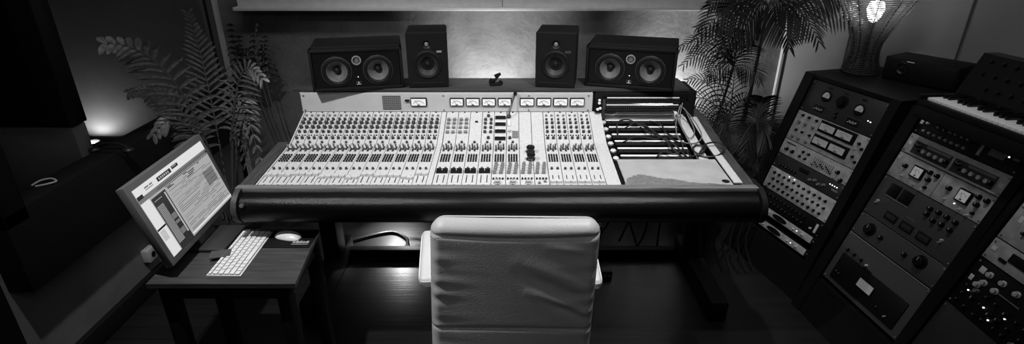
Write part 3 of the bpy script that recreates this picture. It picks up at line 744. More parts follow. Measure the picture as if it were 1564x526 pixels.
# ------------------------------------------------------------------ racks
def rack_matrix(X, Y, a, L, w=.483):
    a, L = R(a), R(L); e = Vector((-math.sin(a), math.cos(a), 0)); n = Vector((math.cos(a), math.sin(a), 0))
    u = n*math.sin(L)+Vector((0, 0, math.cos(L))); x = -e; z = x.cross(u)
    return Matrix.Translation(Vector((X, Y, 0))+e*w) @ Matrix((x, u, z)).transposed().to_4x4(), L
def rack_cabinet(label, RM, top, lf, rf, depth, L, plinth=.2, low=None):
    c = thing('rack_cabinet', label, 'equipment rack', group='sloping equipment racks', matrix=RM)
    bv = Vector((math.sin(L), -math.cos(L)))        # horizontal, backwards in (y, z)
    up = Vector((math.cos(L), math.sin(L)))
    P0, P1 = Vector((0, .012)), Vector((top, .012)); fl = P0 - up*(.012*math.sin(L)/1)     # stay on the floor
    P0 = Vector((.004, .012)); g = P0.x*math.cos(L)+P0.y*math.sin(L); P0 = P0 - up*(g-.001)
    P2 = P1+bv*depth; P3 = P0+bv*(depth+top*math.sin(L))
    for x0, x1 in ((-lf, -.004), (.487, .483+rf)): MB().prism([P0, P1, P2, P3], 'x', x0, x1).build('side_panel', M_rackcab, c, smooth=False)
    T = .022; MB().prism([P1-up*T, P1+Vector((0, 0)), P2, P2-up*T], 'x', -.0035, .4865).build('top_panel', M_rackcab, c, smooth=False)
    MB().prism([P2-up*T, P2-up*T-bv*.015, P3-bv*.015, P3], 'x', -.0035, .4865).build('back_panel', M_rackcab, c, smooth=False)
    q = Vector((plinth, .0)); MB().prism([P0+Vector((0, -.006)), Vector((plinth, .006)), Vector((plinth, .006))+bv*.03, P0+Vector((0, -.006))+bv*.03], 'x', -.0035, .4865).build('plinth', M_rackcab, c, smooth=False)
    return c
KN = dict(k=lib(K(.0105, .016), 'knob', [M_black, M_cap]), s=lib(K(.0075, .012), 'knob', [M_black, M_knobl]), g=lib(K(.0085, .014), 'knob', [M_knobg, M_black]), B=lib(MB().lathe([(.030, 0), (.030, .003), (.022, .004), (.021, .022), (.017, .026), (.0, .026)], seg=24, cap=False).box((0, .012, .026), (.002, .016, .001), mi=1), 'knob', [M_black, M_cap]),
          j=lib(MB().lathe([(.007, 0), (.007, .004), (.005, .010), (.0, .013)], seg=12, cap=False), 'knob', [M_silver]), c=lib(MB().lathe([(.012, 0), (.012, .003), (.009, .004), (.009, .014), (.0, .015)], seg=16, cap=False), 'knob', [M_silver]))
SW = lib(MB().lathe([(.006, 0), (.006, .003)], seg=10).cyl((0, 0, .002), (0, -.006, .018), .002, .003, 8), 'toggle_switch', [M_silver])
LED = lib(MB().lathe([(.003, 0), (.003, .003), (.001, .004)], seg=8), 'indicator_light', [M_ledw])
def unit(RM, name, label, v0, v1, m, cat='rack unit', x0=0, x1=.483, depth=.12, group=None):
    h = v1-v0-.0016; u = thing(name, label, cat, matrix=RM @ Matrix.Translation((0, v0, 0)), group=group)
    b = MB(); b.box(((x0+x1)/2, h/2+.0008, -.002), (x1-x0, h, .005), bev=.0008); b.build('front_panel', m, u)
    MB().box(((x0+x1)/2, h/2+.0008, -.005-depth/2), (x1-x0-.04, h-.004, depth)).build('chassis', M_black, u, smooth=False)
    for x in (x0+.010, x1-.010):
        for y in ((.012, h-.012) if h > .05 else (h/2,)): MB().lathe([(.0042, 0), (.0042, .002), (.003, .003)], (x, y, .0005), (0, 0, 1), 8).build('screw', M_screw, u)
    u['v0'] = v0; return u
def kn(u, k, x, v): part('knob', KN[k], u, (x, v-u['v0'], .0005))
def swt(u, x, v): part('toggle_switch', SW, u, (x, v-u['v0'], .0005))
def led(u, x, v): part('indicator_light', LED, u, (x, v-u['v0'], .0005))
def pl(u, name, x, v, w, h, t=.003, m=M_black, z=.0005, par=None, bev=.001): return MB().box((x, v-u['v0'], z+t/2), (w, h, t), bev=bev).build(name, m, par or u)
def rmeter(u, x, v, w, h, m=M_meterd, rim=.006, needle=True):
    f = pl(u, 'meter', x, v, w+rim*2, h+rim*2, .012, M_black, bev=.002)
    MB().box((x, v-u['v0'], .0132), (w, h, .001)).build('meter_face', m, f, smooth=False)
    if needle:
        y = v-u['v0']; b = MB(); b.tube([(x+w*.38*math.cos(a), y-h*.25+h*.5*math.sin(a), .0143) for a in [PI*.2+PI*.6*k/8 for k in range(9)]], .0006, 4)
        b.tube([(x, y-h*.35, .0143), (x-w*.2, y+h*.25, .0143)], .0006, 4); b.box((x, y-h*.36, .014), (w*.2, h*.12, .001)); b.build('needle', M_red, f)
def round_meter(u, x, v, r, m=M_meterd):
    y = v-u['v0']; f = MB().lathe([(r*1.25, 0), (r*1.25, .006), (r*1.05, .010), (r*1.02, .006)], (x, y, 0), (0, 0, 1), 28, cap=False).build('meter', M_black, u)
    bm = bmesh.new(); c0 = bm.verts.new((x, y-r*.35, .0065)); ring = [bm.verts.new((x+r*math.cos(a), y-r*.35+r*1.25*math.sin(a), .0065)) for a in [PI*k/16 for k in range(17)]]
    for k in range(16): bm.faces.new((c0, ring[k], ring[k+1]))
    me = bpy.data.meshes.new('meter_face'); bm.to_mesh(me); bm.free(); me.materials.append(m); part('meter_face', me, f, (0, 0, 0))
    MB().lathe([(r*1.04, 0), (r*1.04, .004)], (x, y, .001), (0, 0, 1), 24).build('meter_bowl', M_surr, f)
    MB().tube([(x, y-r*.2, .008), (x+r*.35, y+r*.5, .008)], .0008, 4).build('needle', M_red, f)

RM1, L1 = rack_matrix(1.471, 2.427, 15.2, 17.9)
rack_cabinet('black sloping equipment rack near the palms, wicker lamp on its top', RM1, 1.108, .068, .052, .50, L1)
u = unit(RM1, 'valve_compressor', 'black rack unit with two half-round meters, topmost in the far rack', .906, 1.084, M_rackpnl)
for x, v in ((.13, 1.018), (.35, 1.010)): round_meter(u, x, v, .024)
MB().lathe([(.034, 0), (.034, .004), (.024, .006), (.022, .022), (.0, .024)], (.236, 1.018-.906, 0), (0, 0, 1), 24, cap=False).build('knob', M_black, u)
for x, v, w in ((.122, .945, .075), (.348, .942, .085)):
    p = pl(u, 'switch_plate', x, v, w, .040, .003, M_surr); b = MB(); b.tube([(x+sx*w/2, v-.906+sy*.02, .004) for sx, sy in ((-1, -1), (1, -1), (1, 1), (-1, 1))], .0007, 4, closed=True); b.build('plate_border', M_knobg, p)
    for d in (-.018, 0, .018): swt(u, x+d, v)
led(u, .421, .975); led(u, .436, .973); kn(u, 's', .235, .955); kn(u, 's', .24, .935)
for x in (.13, .236, .35): pl(u, 'name_tag', x, 1.062, .03, .008, .0015, M_surr)
u = unit(RM1, 'metering_preamp', 'silver rack unit with four rectangular meters and knob block, second in far rack', .735, .904, M_racksil)
for r_, v in enumerate((.883, .842, .797, .757)):
    for x in (.046, .091, .146): kn(u, 'g' if r_ % 2 else 's', x-.003*(r_ % 2), v)
pl(u, 'meter_housing', .292, .868, .235, .062, .004, M_black); pl(u, 'meter_housing', .290, .790, .235, .062, .004, M_black)
for x in (.235, .345):
    for v in (.868, .790): rmeter(u, x, v, .095, .034)
for v in (.86, .79): kn(u, 's', .44, v); kn(u, 's', .465, v-.02)
swt(u, .43, .83)
u = unit(RM1, 'equaliser', 'silver rack unit with a cluster of short sliders beneath the four meters', .647, .733, M_racksil)
for x in (.048, .092): kn(u, 'k', x, .680)
for x in (.15, .19): kn(u, 's', x, .675); kn(u, 's', x+.01, .705)
b = MB()
for k in range(11): b.box((.245+k*.0125, .036, .0012), (.002, .048, .001)); b.box((.245+k*.0125, .02+.022*((k*37) % 10)/10, .004), (.007, .006, .006))
b.build('slider_bank', M_black, u)
for x in (.41, .445): kn(u, 'k', x, .69-.03*(x > .43)); swt(u, x-.01, .66)
pl(u, 'name_tag', .06, .715, .07, .008, .0015, M_line)
u = unit(RM1, 'effects_processor', 'dark rack unit with a small display, above the many-knobbed silver panel', .563, .645, M_rackpnl)
pl(u, 'display_window', .22, .615, .07, .022, .003, M_black)
for k in range(6): kn(u, 's', .06+k*.022, .585)
for k in range(4): kn(u, 'g', .28+k*.03, .590+.01*(k % 2)); led(u, .40+.015*k, .62)
pl(u, 'name_tag', .44, .60, .04, .01, .002, M_knobg)
u = unit(RM1, 'patching_mixer', 'silver rack unit covered in three rows of black knobs in the far rack', .433, .560, M_racksil)
for r_ in range(3):
    for k in range(11): kn(u, 's', .045+k*.038+.010*(r_ % 2), .532-r_*.036)
led(u, .15, .549); led(u, .19, .549)
u = unit(RM1, 'patch_box', 'black rack unit with tangled sockets and one white slider, below the knob rows', .345, .430, M_surr)
pl(u, 'slider', .452, .385, .014, .05, .006, M_cap)
for k in range(12):
    for r_ in (0, 1): kn(u, 's', .03+k*.03, .405-.035*r_)
kn(u, 'j', .42, .37)
def channel_unit(v0, label):
    u = unit(RM1, 'microphone_preamp', label, v0, v0+.046, M_surr, group='twin preamps at the foot of the far rack')
    b = MB(); b.box((.242, .023, .004), (.45, .034, .005), bev=.010, seg=3) if False else b.box((.242, .023, .0035), (.44, .036, .006), bev=.0025)
    b.build('face_plate', M_racksil, u)
    b = MB(); b.M = Matrix.Translation((.225, .023, .0066)) @ Matrix.Diagonal((1, .27, 1, 1)); b.lathe([(.055, 0), (.055, .002)], seg=24); b.build('oval_badge', M_black, u)
    for x in (.05, .075, .12, .14, .335, .36, .40): part('indicator_light' if x in (.05, .12, .36) else 'knob', LED if x in (.05, .12, .36) else KN['j'], u, (x, .023, .0068))
channel_unit(.296, 'silver preamp with dark oval, upper of two at the foot of the far rack'); channel_unit(.222, 'silver preamp with a dark oval, the lowest unit of the far rack')

RM2, L2 = rack_matrix(1.531, 1.808, 6.8, 18.6)
rack_cabinet('black sloping equipment rack in the middle of the right side, beneath the synthesizer', RM2, 1.112, .062, .042, .44, L2)
u = unit(RM2, 'jewelled_mixer', 'black rack unit with two rows of glinting silver knobs, topmost under the synthesizer', 1.010, 1.092, M_surr)
for k in range(8):
    if k != 1: kn(u, 'j', .045+k*.029, 1.068)
    kn(u, 'j', .048+k*.029, 1.032)
pl(u, 'name_tag', .015, 1.066, .015, .02, .003, M_cap); pl(u, 'label_strip', .315, 1.052, .014, .05, .003, M_fader)
pl(u, 'display_window', .382, 1.062, .064, .034, .004, M_knobg); led(u, .425, 1.065); pl(u, 'name_tag', .455, 1.07, .025, .02, .003, M_knobg)
u = unit(RM2, 'module_frame', 'silver-edged rack frame holding two dark preamp modules with round dials', .918, 1.008, M_racksil)
for x0 in (.045, .250):
    md = pl(u, 'module', x0+.095, .958, .190, .056, .004, M_rackpnl)
    pl(u, 'module_strip', x0+.125, .978, .12, .010, .006, M_knobg)
    kn(u, 'k', x0+.02, .968); kn(u, 's', x0+.038, .950); swt(u, x0+.03, .975)
    for k in range(4): kn(u, 'c', x0+.065+k*.032, .954)
    kn(u, 'k', x0+.185-.006, .953)
pl(u, 'paper_tag', .020, .965, .018, .018, .002, M_cap); pl(u, 'paper_tag', .462, .960, .020, .018, .002, M_cap); pl(u, 'module_rail', .242, .925, .44, .004, .004, M_silver)
u = unit(RM2, 'twin_compressor', 'bright silver rack unit with two square white meters, third in the middle rack', .799, .916, M_racksil)
rmeter(u, .140, .866, .046, .042, mat('meter_face_backlit', .75, .5, emit=.12)); rmeter(u, .372, .866, .046, .042, bpy.data.materials['meter_face_backlit'])
for x0 in (.0, .232):
    kn(u, 'k', x0+.068, .868); kn(u, 'k', x0+.190, .890); kn(u, 'k', x0+.225, .890); kn(u, 'k', x0+.200, .860); swt(u, x0+.075, .825); swt(u, x0+.15, .815); kn(u, 's', x0+.205, .825); swt(u, x0+.19, .81)
led(u, .352, .825); pl(u, 'divider', .245, .857, .0015, .11, .001, M_line); pl(u, 'paper_tag', .012, .895, .012, .022, .002, M_cap)
u = unit(RM2, 'tape_equaliser', 'dark grey rack unit with two black windows and three recessed slots', .600, .797, M_rackgry)
for x in (.086, .156): w_ = pl(u, 'window_pane', x, .750, .060, .058, .004, M_blackg)
pl(u, 'window_ledge', .121, .716, .13, .004, .004, M_knobg)
for x in (.146, .236, .328):
    s_ = pl(u, 'slot_frame', x, .644, .066, .036, .005, M_surr); pl(u, 'slot', x, .643, .052, .022, .001, M_rackpnl, .0055, s_)
for x, v in ((.283, .761), (.323, .765), (.364, .765), (.405, .763), (.323, .725), (.362, .729), (.404, .727), (.283, .735)): kn(u, 'k', x, v)
swt(u, .044, .671); kn(u, 'j', .044, .676); swt(u, .399, .670); kn(u, 'j', .399, .676)
for k in range(5): pl(u, 'tick_mark', .215+k*.008, .683, .004, .006, .0008, M_knobg)
u = unit(RM2, 'tone_generator', 'dark grey rack unit with two large black dials', .492, .598, M_rackgry)
kn(u, 'B', .091, .546); kn(u, 'B', .378, .556); kn(u, 'k', .162, .543); kn(u, 'k', .302, .543); pl(u, 'panel_edge', .24, .595, .44, .002, .003, M_knobg)
u = unit(RM2, 'valve_amplifier', 'grey rack unit with black face and one small lit meter, lowest in middle rack', .226, .489, M_rackgry)
fb = pl(u, 'face_plate', .242, .318, .405, .135, .006, M_surr, bev=.006)
rmeter(u, .238, .325, .085, .040, mat('small_meter_backlit', .5, .5, emit=.06), .003, False)
for k in range(3): kn(u, 's', .050+k*.045, .408)
kn(u, 'j', .178, .402); led(u, .139, .318); kn(u, 's', .064, .290); kn(u, 's', .082, .288); swt(u, .391, .283); kn(u, 's', .335, .285); pl(u, 'lamp_bar', .195, .386, .05, .010, .008, M_black); pl(u, 'panel_edge', .24, .486, .47, .002, .003, M_knobl)

RM3, L3 = rack_matrix(1.50, 1.245, 0, 18.3)
rack_cabinet('black sloping equipment rack cut off by the right edge of the photo', RM3, 1.112, .030, .042, .44, L3)
u = unit(RM3, 'channel_strip_unit', 'silver rack unit with short sliders at the right edge of the photo', .815, .960, M_racksil)
pl(u, 'paper_tag', .035, .905, .016, .026, .002, M_cap)
for k in range(7): pl(u, 'slider_slot', .075+k*.022, .875, .002, .05, .001, M_black); kn(u, 's', .075+k*.022, .87+.01*(k % 3))
for k in range(5): kn(u, 'k', .26+k*.04, .89); kn(u, 's', .26+k*.04, .85)
u = unit(RM3, 'filter_bank', 'silver rack unit with a long dark window at the right edge of the photo', .728, .812, M_racksil)
pl(u, 'display_window', .165, .780, .15, .034, .004, M_black); pl(u, 'paper_tag', .022, .775, .02, .018, .002, M_cap); pl(u, 'button', .075, .755, .03, .012, .004, M_black)
for k in range(5): kn(u, 's', .29+k*.035, .77)
u = unit(RM3, 'unit_blank', 'empty dark panel near the top of the rack at the right edge', .965, 1.08, M_rackpnl)
u = unit(RM3, 'modular_effects', 'black rack unit crowded with round knobs and lamps, lowest gear at the right edge', .520, .725, M_surr)
random.seed(9)
for x, v in ((.075, .690), (.130, .692), (.075, .655), (.125, .655), (.19, .69), (.25, .69)): kn(u, 'c', x, v)
pl(u, 'paper_tag', .040, .690, .024, .024, .002, M_cap); pl(u, 'paper_tag', .022, .645, .016, .022, .002, M_cap); kn(u, 'c', .060, .636)
for k in range(26):
    x, v = .035+.042*(k % 9)+random.uniform(-.006, .006), .615-.034*(k//9)+random.uniform(-.006, .006); kn(u, random.choice('ssgk'), x, v)
for x, v in ((.13, .585), (.17, .56), (.045, .60), (.21, .60)): led(u, x, v)
pl(u, 'button', .165, .655, .05, .004, .003, M_knobg); pl(u, 'button', .20, .655, .05, .004, .003, M_knobg)
u = unit(RM3, 'blank_panel', 'plain dark grey blanking panel at the foot of the right-edge rack', .205, .518, M_rackpnl, depth=.04)

# ------------------------------------------------------------------ on top of the racks
zt1 = 1.108*math.cos(L1)+.012*math.sin(L1)
cb = thing('centre_speaker', 'small black box speaker with a shiny driver on the far rack', 'loudspeaker', (2.06, 2.755, zt1+.002), math.atan2(-.86, .52))
MB().box((0, .10, .058), (.34, .20, .116), bev=.005).build('cabinet', M_black, cb)
MB().box((0, -.003, .058), (.325, .008, .104), bev=.002).build('baffle', M_surr, cb)
d_ = MB().lathe([(.032, 0), (.034, .004), (.028, .006), (.016, -.001), (.0005, .004)], (-.075, -.006, .068), (0, -1, 0), 24, cap=False).build('driver', M_blackg, cb)
MB().box((-.045, -.007, .106), (.034, .004, .004)).build('name_strip', M_cap, cb)

zt2 = 1.112*math.cos(L2)+.012*math.sin(L2)
syd = Vector((.10, -.995, 0)).normalized()
sy = thing('synthesizer', 'black synthesizer with ivory keys and a tilted-up control panel on the middle rack', 'synthesizer', (1.70, 2.225, zt2+.004), math.atan2(syd.y, syd.x))
# local x runs along the keyboard towards the camera, local y away from the player
MB().box((.46, .22, .028), (.94, .44, .056), bev=.006).box((.46, .012, .068), (.94, .024, .024), bev=.004).box((-.003, .10, .075), (.016, .20, .045), bev=.003).box((.923, .10, .075), (.016, .20, .045), bev=.003).build('case', M_black, sy)
MB().prism([(.165, .058), (.165, .105), (.235, .265), (.300, .265), (.345, .058)], 'x', -.010, .930).build('control_panel', M_blackg, sy, smooth=False)
KL = lib(MB().box((0, .06, .008), (.0212, .120, .016), bev=.0012), 'key', [M_ivory]); KB = lib(MB().box((0, .088, .018), (.011, .075, .016), bev=.002), 'key', [M_blackg])
for k in range(38):
    x = .020+k*.0232; part('key', KL, sy, (x, .028, .072))
    if k % 7 in (0, 1, 3, 4, 5): part('key', KB, sy, (x+.0116, .028, .078))
SK = lib(K(.0075, .012), 'knob', [M_black, M_knob])
for j in range(3):
    for k in range(16): part('knob', SK, sy, (.05+k*.054, .182+j*.021, .144+j*.048), (R(66), 0, 0)) if (j*16+k) % 5 else None

# wicker lamp
zl = zt1+.003
wl = thing('wicker_lamp', 'glowing woven wicker lamp flaring out above a narrow waist on the far rack', 'lamp', (1.935, 3.03, zl))
def wr_(z):
    pts = [(0, .092), (.03, .086), (.07, .070), (.11, .066), (.16, .070), (.22, .092), (.30, .132), (.38, .178), (.46, .212), (.55, .215), (.62, .18)]
    for (a, ra), (b2, rb) in zip(pts, pts[1:]):
        if a <= z <= b2: return ra+(rb-ra)*(z-a)/(b2-a)
    return pts[-1][1]
b = MB()
for k in range(62):
    z = .004+k*.0098; n = 44
    b.tube([((wr_(z)+.0022*(1 if (i+k) % 2 else -1))*math.cos(2*PI*i/n), (wr_(z)+.0022*(1 if (i+k) % 2 else -1))*math.sin(2*PI*i/n), z) for i in range(n)], .0041 if k % 3 else .0046, 4, closed=True)
for k in range(12):
    a = 2*PI*k/12; b.tube([(wr_(z)*math.cos(a), wr_(z)*math.sin(a), z) for z in [j*.031 for j in range(21)]], .0028, 5, 1)
b.build('wicker_shade', [M_wicker, M_black], wl)
MB().lathe([(.015, 0), (.015, .24), (.018, .25), (.018, .27)], seg=12).build('stem', M_black, wl)
MB().lathe([(.015, .27), (.030, .295), (.042, .335), (.034, .37), (.0, .385)], seg=20, cap=False).build('bulb', M_bulb, wl)
pb_ = point((1.935, 3.03, zl+.40), 6.5, .03)

# ------------------------------------------------------------------ plants
def frond(root, name, p0, p1, p2, n, leaf, width, droop, base_free=.15, m=M_leafL, fold=.5, rnd=.15, r0=.005, plane=None, ang=.95, shrink=.55):
    P = bez(p0, p1, p2, n); P = [p-root.location for p in P]
    b = MB(); b.tube(P, [r0*(1-.75*i/n) for i in range(n+1)], 5, 1)
    bm = b.bm
    for i in range(int(n*base_free), n+1):
        t = (P[min(i+1, n)]-P[max(i-1, 0)]).normalized(); s = t.cross(plane if plane else Vector((0, 0, 1)))
        if s.length < .1: s = t.cross(Vector((0, 1, .3)))
        s.normalize(); f = i/n; L = leaf*math.sin(PI*min(1, .18+f*.80)**.85)*(1-rnd+2*rnd*random.random()); L = max(L, leaf*(1-shrink)*.6)
        for sd_ in (-1, 1):
            d = (s*sd_*math.sin(ang*(1-.35*f))+t*math.cos(ang*(1-.35*f))).normalized()
            d = (d+Vector((random.uniform(-1, 1), random.uniform(-1, 1), random.uniform(-1, 1)))*rnd*.5).normalized()
            nrm = d.cross(t).normalized(); wv = nrm.cross(d).normalized(); q = P[i]; prev = None; ns = 5; hasp = None
            for k in range(ns+1):
                u = k/ns; wd = width*(.35+1.6*u)*(1-u)**.55 if u < 1 else 0; wd = max(wd, .0006); wd = min(wd, width)
                pp = P[i]+d*L*u+Vector((0, 0, -droop*L*u*u))
                a = bm.verts.new(pp-wv*wd/2+nrm*wd*fold*.3); c = bm.verts.new(pp); e = bm.verts.new(pp+wv*wd/2+nrm*wd*fold*.3)
                if prev:
                    bm.faces.new((prev[0], prev[1], c, a)).material_index = 0; bm.faces.new((prev[1], prev[2], e, c)).material_index = 0
                prev = (a, c, e)
    return b.build(name, [m, M_stem], root, recalc=False, angle=60)
def pot(root, r, h, z=0):
    o = MB().lathe([(r*.75, 0), (r, h*.9), (r*1.06, h*.9), (r*1.06, h), (r*.94, h), (r*.92, h*.9), (.001, h*.9)], seg=28, cap=False).build('pot', M_pot, root)
    MB().lathe([(r*.92, h*.86), (.001, h*.88)], seg=20, cap=False).build('soil', M_soil, root)
random.seed(21)
pL = thing('potted_palm', 'broad-leaved potted palm behind the computer display', 'plant', (-1.62, 2.75, 0)); pot(pL, .15, .30)
base = Vector((-1.62, 2.75, .30)); V = Vector
def st(dx=0, dy=0): return base+V((dx, dy, -.02))
back = V((.15, -1, .25)).normalized()
fr = [  # start, middle, tip, leaflets, leaf length, width
 ((.02, 0), at(285, 60, Y=2.60), at(163, 66, Y=2.32), 21, .19, .032, .25),
 ((.0, .05), at(322, 120, Y=3.0), at(288, 22, Y=2.95), 32, .17, .019, .10),
 ((.04, 0), at(345, 40, Y=2.8), at(400, 120, Y=2.6), 22, .15, .020, .35),
 ((.05, -.02), at(340, -10, Y=2.95), at(400, 262, Y=2.70), 24, .13, .020, .5),
 ((.03, -.05), at(290, 120, Y=2.7), at(235, 205, Y=2.55), 20, .14, .026, .45),
 ((.05, .05), at(350, 70, Y=3.05), at(375, 250, Y=2.9), 22, .14, .022, .5),
 ((-.02, .0), at(290, 110, Y=2.9), at(200, 140, Y=2.75), 26, .14, .026, .4)]
for (dx, dy), mid, tip, n, L, w, dr in fr:
    frond(pL, 'frond', st(dx, dy), mid*1.0, tip, n, L, w, dr, .38, M_leafL, plane=back, rnd=.10, r0=.006, ang=1.15)
random.seed(4)
pW = thing('dried_plant', 'tall drooping dark plant against the back wall left of the console', 'plant', (-1.50, 3.35, 0)); pot(pW, .13, .28)
for k in range(5):
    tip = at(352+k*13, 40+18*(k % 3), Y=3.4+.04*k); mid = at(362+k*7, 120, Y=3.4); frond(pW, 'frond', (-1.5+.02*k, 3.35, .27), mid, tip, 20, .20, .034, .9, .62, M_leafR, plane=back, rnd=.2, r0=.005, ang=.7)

def palm(root, crown, n, reach, leaf, width, seed, trunk_r, tips=None, pts=34, basez=.25):
    random.seed(seed); c = Vector(crown); b0 = root.location+V((0, 0, basez))
    tr = [p-root.location for p in bez(b0, (b0+c)/2+V((.03, .02, 0)), c, 14)]
    MB().tube(tr, [trunk_r*(1.25-.4*i/14)*(1.08 if i % 2 else .95) for i in range(15)], 8).build('trunk', M_stem, root)
    for k in range(n):
        if tips: tp_ = Vector(tips[k % len(tips)])
        else:
            a = 2*PI*k/n+random.uniform(-.2, .2); rr = reach*random.uniform(.8, 1.1); tp_ = c+V((rr*math.cos(a), rr*math.sin(a), random.uniform(-.25, .12)*reach))
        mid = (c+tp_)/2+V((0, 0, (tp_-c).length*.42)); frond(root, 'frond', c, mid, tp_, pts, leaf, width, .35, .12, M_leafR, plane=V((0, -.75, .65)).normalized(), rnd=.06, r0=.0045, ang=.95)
p1 = thing('potted_palm', 'tallest potted palm right of the console, dark fronds reaching over the lamp', 'plant', (1.50, 3.46, 0)); pot(p1, .16, .28)
palm(p1, at(1172, 8, Y=3.36), 9, .4, .21, .015, 3, .015, [at(1066, 58, Y=3.2), at(1322, 48, Y=3.0), at(1298, 2, Y=3.1), at(1250, 62, Y=3.05), at(1205, 72, Y=3.1), at(1105, 78, Y=3.2), at(1085, 8, Y=3.3), at(1240, -30, Y=3.4), at(1120, -35, Y=3.4)], pts=19)
p2 = thing('potted_palm', 'slender potted palm whose fine fronds brush the right big monitor', 'plant', (1.20, 3.30, 0)); pot(p2, .13, .26)
palm(p2, at(1120, 102, Y=3.28), 8, .3, .14, .009, 5, .009, [at(1045, 98, Y=3.1), at(1040, 72, Y=3.2), at(1065, 42, Y=3.2), at(1096, 42, Y=3.2), at(1150, 62, Y=3.2), at(1160, 125, Y=3.1), at(1130, 48, Y=3.3), at(1080, 122, Y=3.1)], pts=16)
p3 = thing('potted_palm', 'low potted palm with feathery fronds behind the patch bay end', 'plant', (1.15, 3.00, 0)); pot(p3, .12, .24)
palm(p3, at(1112, 192, Y=3.0), 8, .3, .125, .009, 8, .009, [at(1052, 122, Y=2.9), at(1040, 158, Y=2.85), at(1046, 195, Y=2.8), at(1085, 112, Y=2.95), at(1062, 222, Y=2.8), at(1122, 105, Y=2.95), at(1140, 150, Y=2.9), at(1092, 222, Y=2.8)], pts=14)
p4 = thing('potted_palm', 'shadowed drooping palm between the low palm and the far rack', 'plant', (1.42, 3.14, 0)); pot(p4, .10, .22)
palm(p4, at(1155, 188, Y=3.12), 7, .28, .16, .010, 12, .009, [at(1135, 250, Y=3.0), at(1172, 255, Y=3.0), at(1180, 225, Y=3.0), at(1155, 260, Y=2.95), at(1125, 230, Y=3.0), at(1178, 195, Y=3.05), at(1165, 150, Y=3.1)], basez=.2, pts=22)

# ------------------------------------------------------------------ lamps behind the console
def uplight(loc, power, label, cat='lamp', aim=None):
    u = thing('uplight', label, cat, loc)
    MB().lathe([(.05, 0), (.05, .01), (.012, .02), (.012, .06), (.045, .08), (.055, .14), (.052, .14), (.04, .085), (.001, .075)], seg=24, cap=False).build('housing', M_black, u)
    MB().lathe([(.001, .078), (.020, .09), (.024, .11), (.001, .13)], seg=16, cap=False).build('bulb', M_bulb, u)
    return u
for (x, y, z), p, lb in (((-.12, 3.37, .38), WALL_LAMP[0], 'small uplight on a shelf behind the console, lighting the wall between the small monitors'),
                         ((.98, 3.53, .50), WALL_LAMP[1], 'small uplight on a stool behind the palms, lighting the wall by the right big monitor')):
    uplight((x, y, z), p, lb); spot((x, y, z+.15), (x, 3.74, z+.58), p, 88, .9, .02) if x < 0 else spot((x, y, z+.16), (x+.12, 3.74, z+.30), p, 140, .7, .03)
    stl = thing('lamp_stool', 'small black stool carrying the uplight '+('behind the middle of the console' if x < 0 else 'behind the palms'), 'stool', (x, y, 0))
    MB().box((0, 0, z-.012), (.22, .20, .02), bev=.003).build('seat', M_legw, stl)
    for sx in (-.09, .09):
        for sy_ in (-.08, .08): MB().box((sx, sy_, (z-.022)/2), (.02, .02, z-.022)).build('leg', M_legw, stl)
cl = thing('clip_lamp', 'small clip lamp under the back of the console shining on the floorboards', 'lamp', (-.76, 3.22, .30))
MB().lathe([(.045, 0), (.03, .05), (.015, .08), (.001, .085)], seg=20, cap=False).build('lamp_shade', M_black, cl)
MB().lathe([(.001, .01), (.018, .025), (.012, .045), (.001, .05)], seg=14, cap=False).build('bulb', mat('soft_bulb', 1, .5, emit=3), cl)
MB().tube(smooth_path([(0, 0, .08), (0, -.10, .20), (0, -.28, .36), (0, -.36, .42)]), .006, 8).build('arm', M_black, cl)
spot((-.76, 3.22, .295), (-.75, 3.05, 0), WALL_LAMP[2], 95, 1, .02)

# ------------------------------------------------------------------ cables and boxes on the floor
cable('floor_cable', 'thick black cable curving over the lit floorboards under the console', [(-1.0, 2.95, .012), (-.88, 3.02, .012), (-.76, 3.06, .012), (-.66, 2.98, .012), (-.62, 2.84, .03), (-.5, 2.80, .012), (-.38, 2.78, .012), (-.26, 2.80, .012)], .010, M_rub)
cable('floor_cable', 'black cable looping below the console just left of the chair', [(-.78, 3.2, .32), (-.70, 3.12, .16), (-.55, 3.05, .12), (-.42, 3.08, .16), (-.35, 3.16, .3)], .007, M_rub)
cable('floor_cable', 'thin pale cable hanging in a loop below the console left of the chair', [(-.56, 2.98, .40), (-.54, 2.98, .26), (-.47, 2.98, .21), (-.40, 2.98, .24), (-.37, 2.98, .40)], .0035, M_fader)
cable('floor_cable', 'pale cable resting beside the black loop under the console', [(-.80, 3.16, .34), (-.71, 3.09, .17), (-.56, 3.02, .125), (-.42, 3.04, .165), (-.33, 3.10, .32)], .0035, M_knobl)
cable('floor_cable', 'white cable sagging below the side table', [(-1.10, 1.98, .55), (-1.09, 1.97, .47), (-1.03, 1.96, .425), (-.95, 1.96, .44), (-.90, 1.97, .50), (-.88, 1.98, .56)], .0045, M_knobl)
random.seed(2)
for k in range(7):
    x = .42+k*.075; dy = random.uniform(-.05, .05)
    cable('hanging_cable', ['leftmost', 'second from left', 'third from left', 'middle', 'fifth from left', 'sixth from left', 'rightmost'][k]+' of seven dark cables tangled under the right of the console', [(x, 2.84+dy, .68), (x+random.uniform(-.06, .06), 2.86+dy, .45), (x+random.uniform(-.1, .1), 2.86+dy, .22), (x+random.uniform(-.12, .12), 2.90+dy, .015)], .006, M_rub, 'cables tangled under the right of the console')
for k in range(5):
    x = 1.16+k*.045
    cable('hanging_cable', ['leftmost', 'second', 'middle', 'fourth', 'rightmost'][k]+' of five dark cables hanging at the right console foot', [(x, 2.70-.02*k, .55), (x+.02, 2.72, .35), (x-.01, 2.70, .15), (x+.03, 2.62, .008)], .005, M_rub, 'cables hanging at the right console foot')
ps = thing('power_strip', 'dark multi-socket strip on the floor right of the chair', 'power strip', (.48, 2.60, 0))
MB().box((0, 0, .022), (.16, .055, .042), bev=.005).build('body', M_rackpnl, ps)
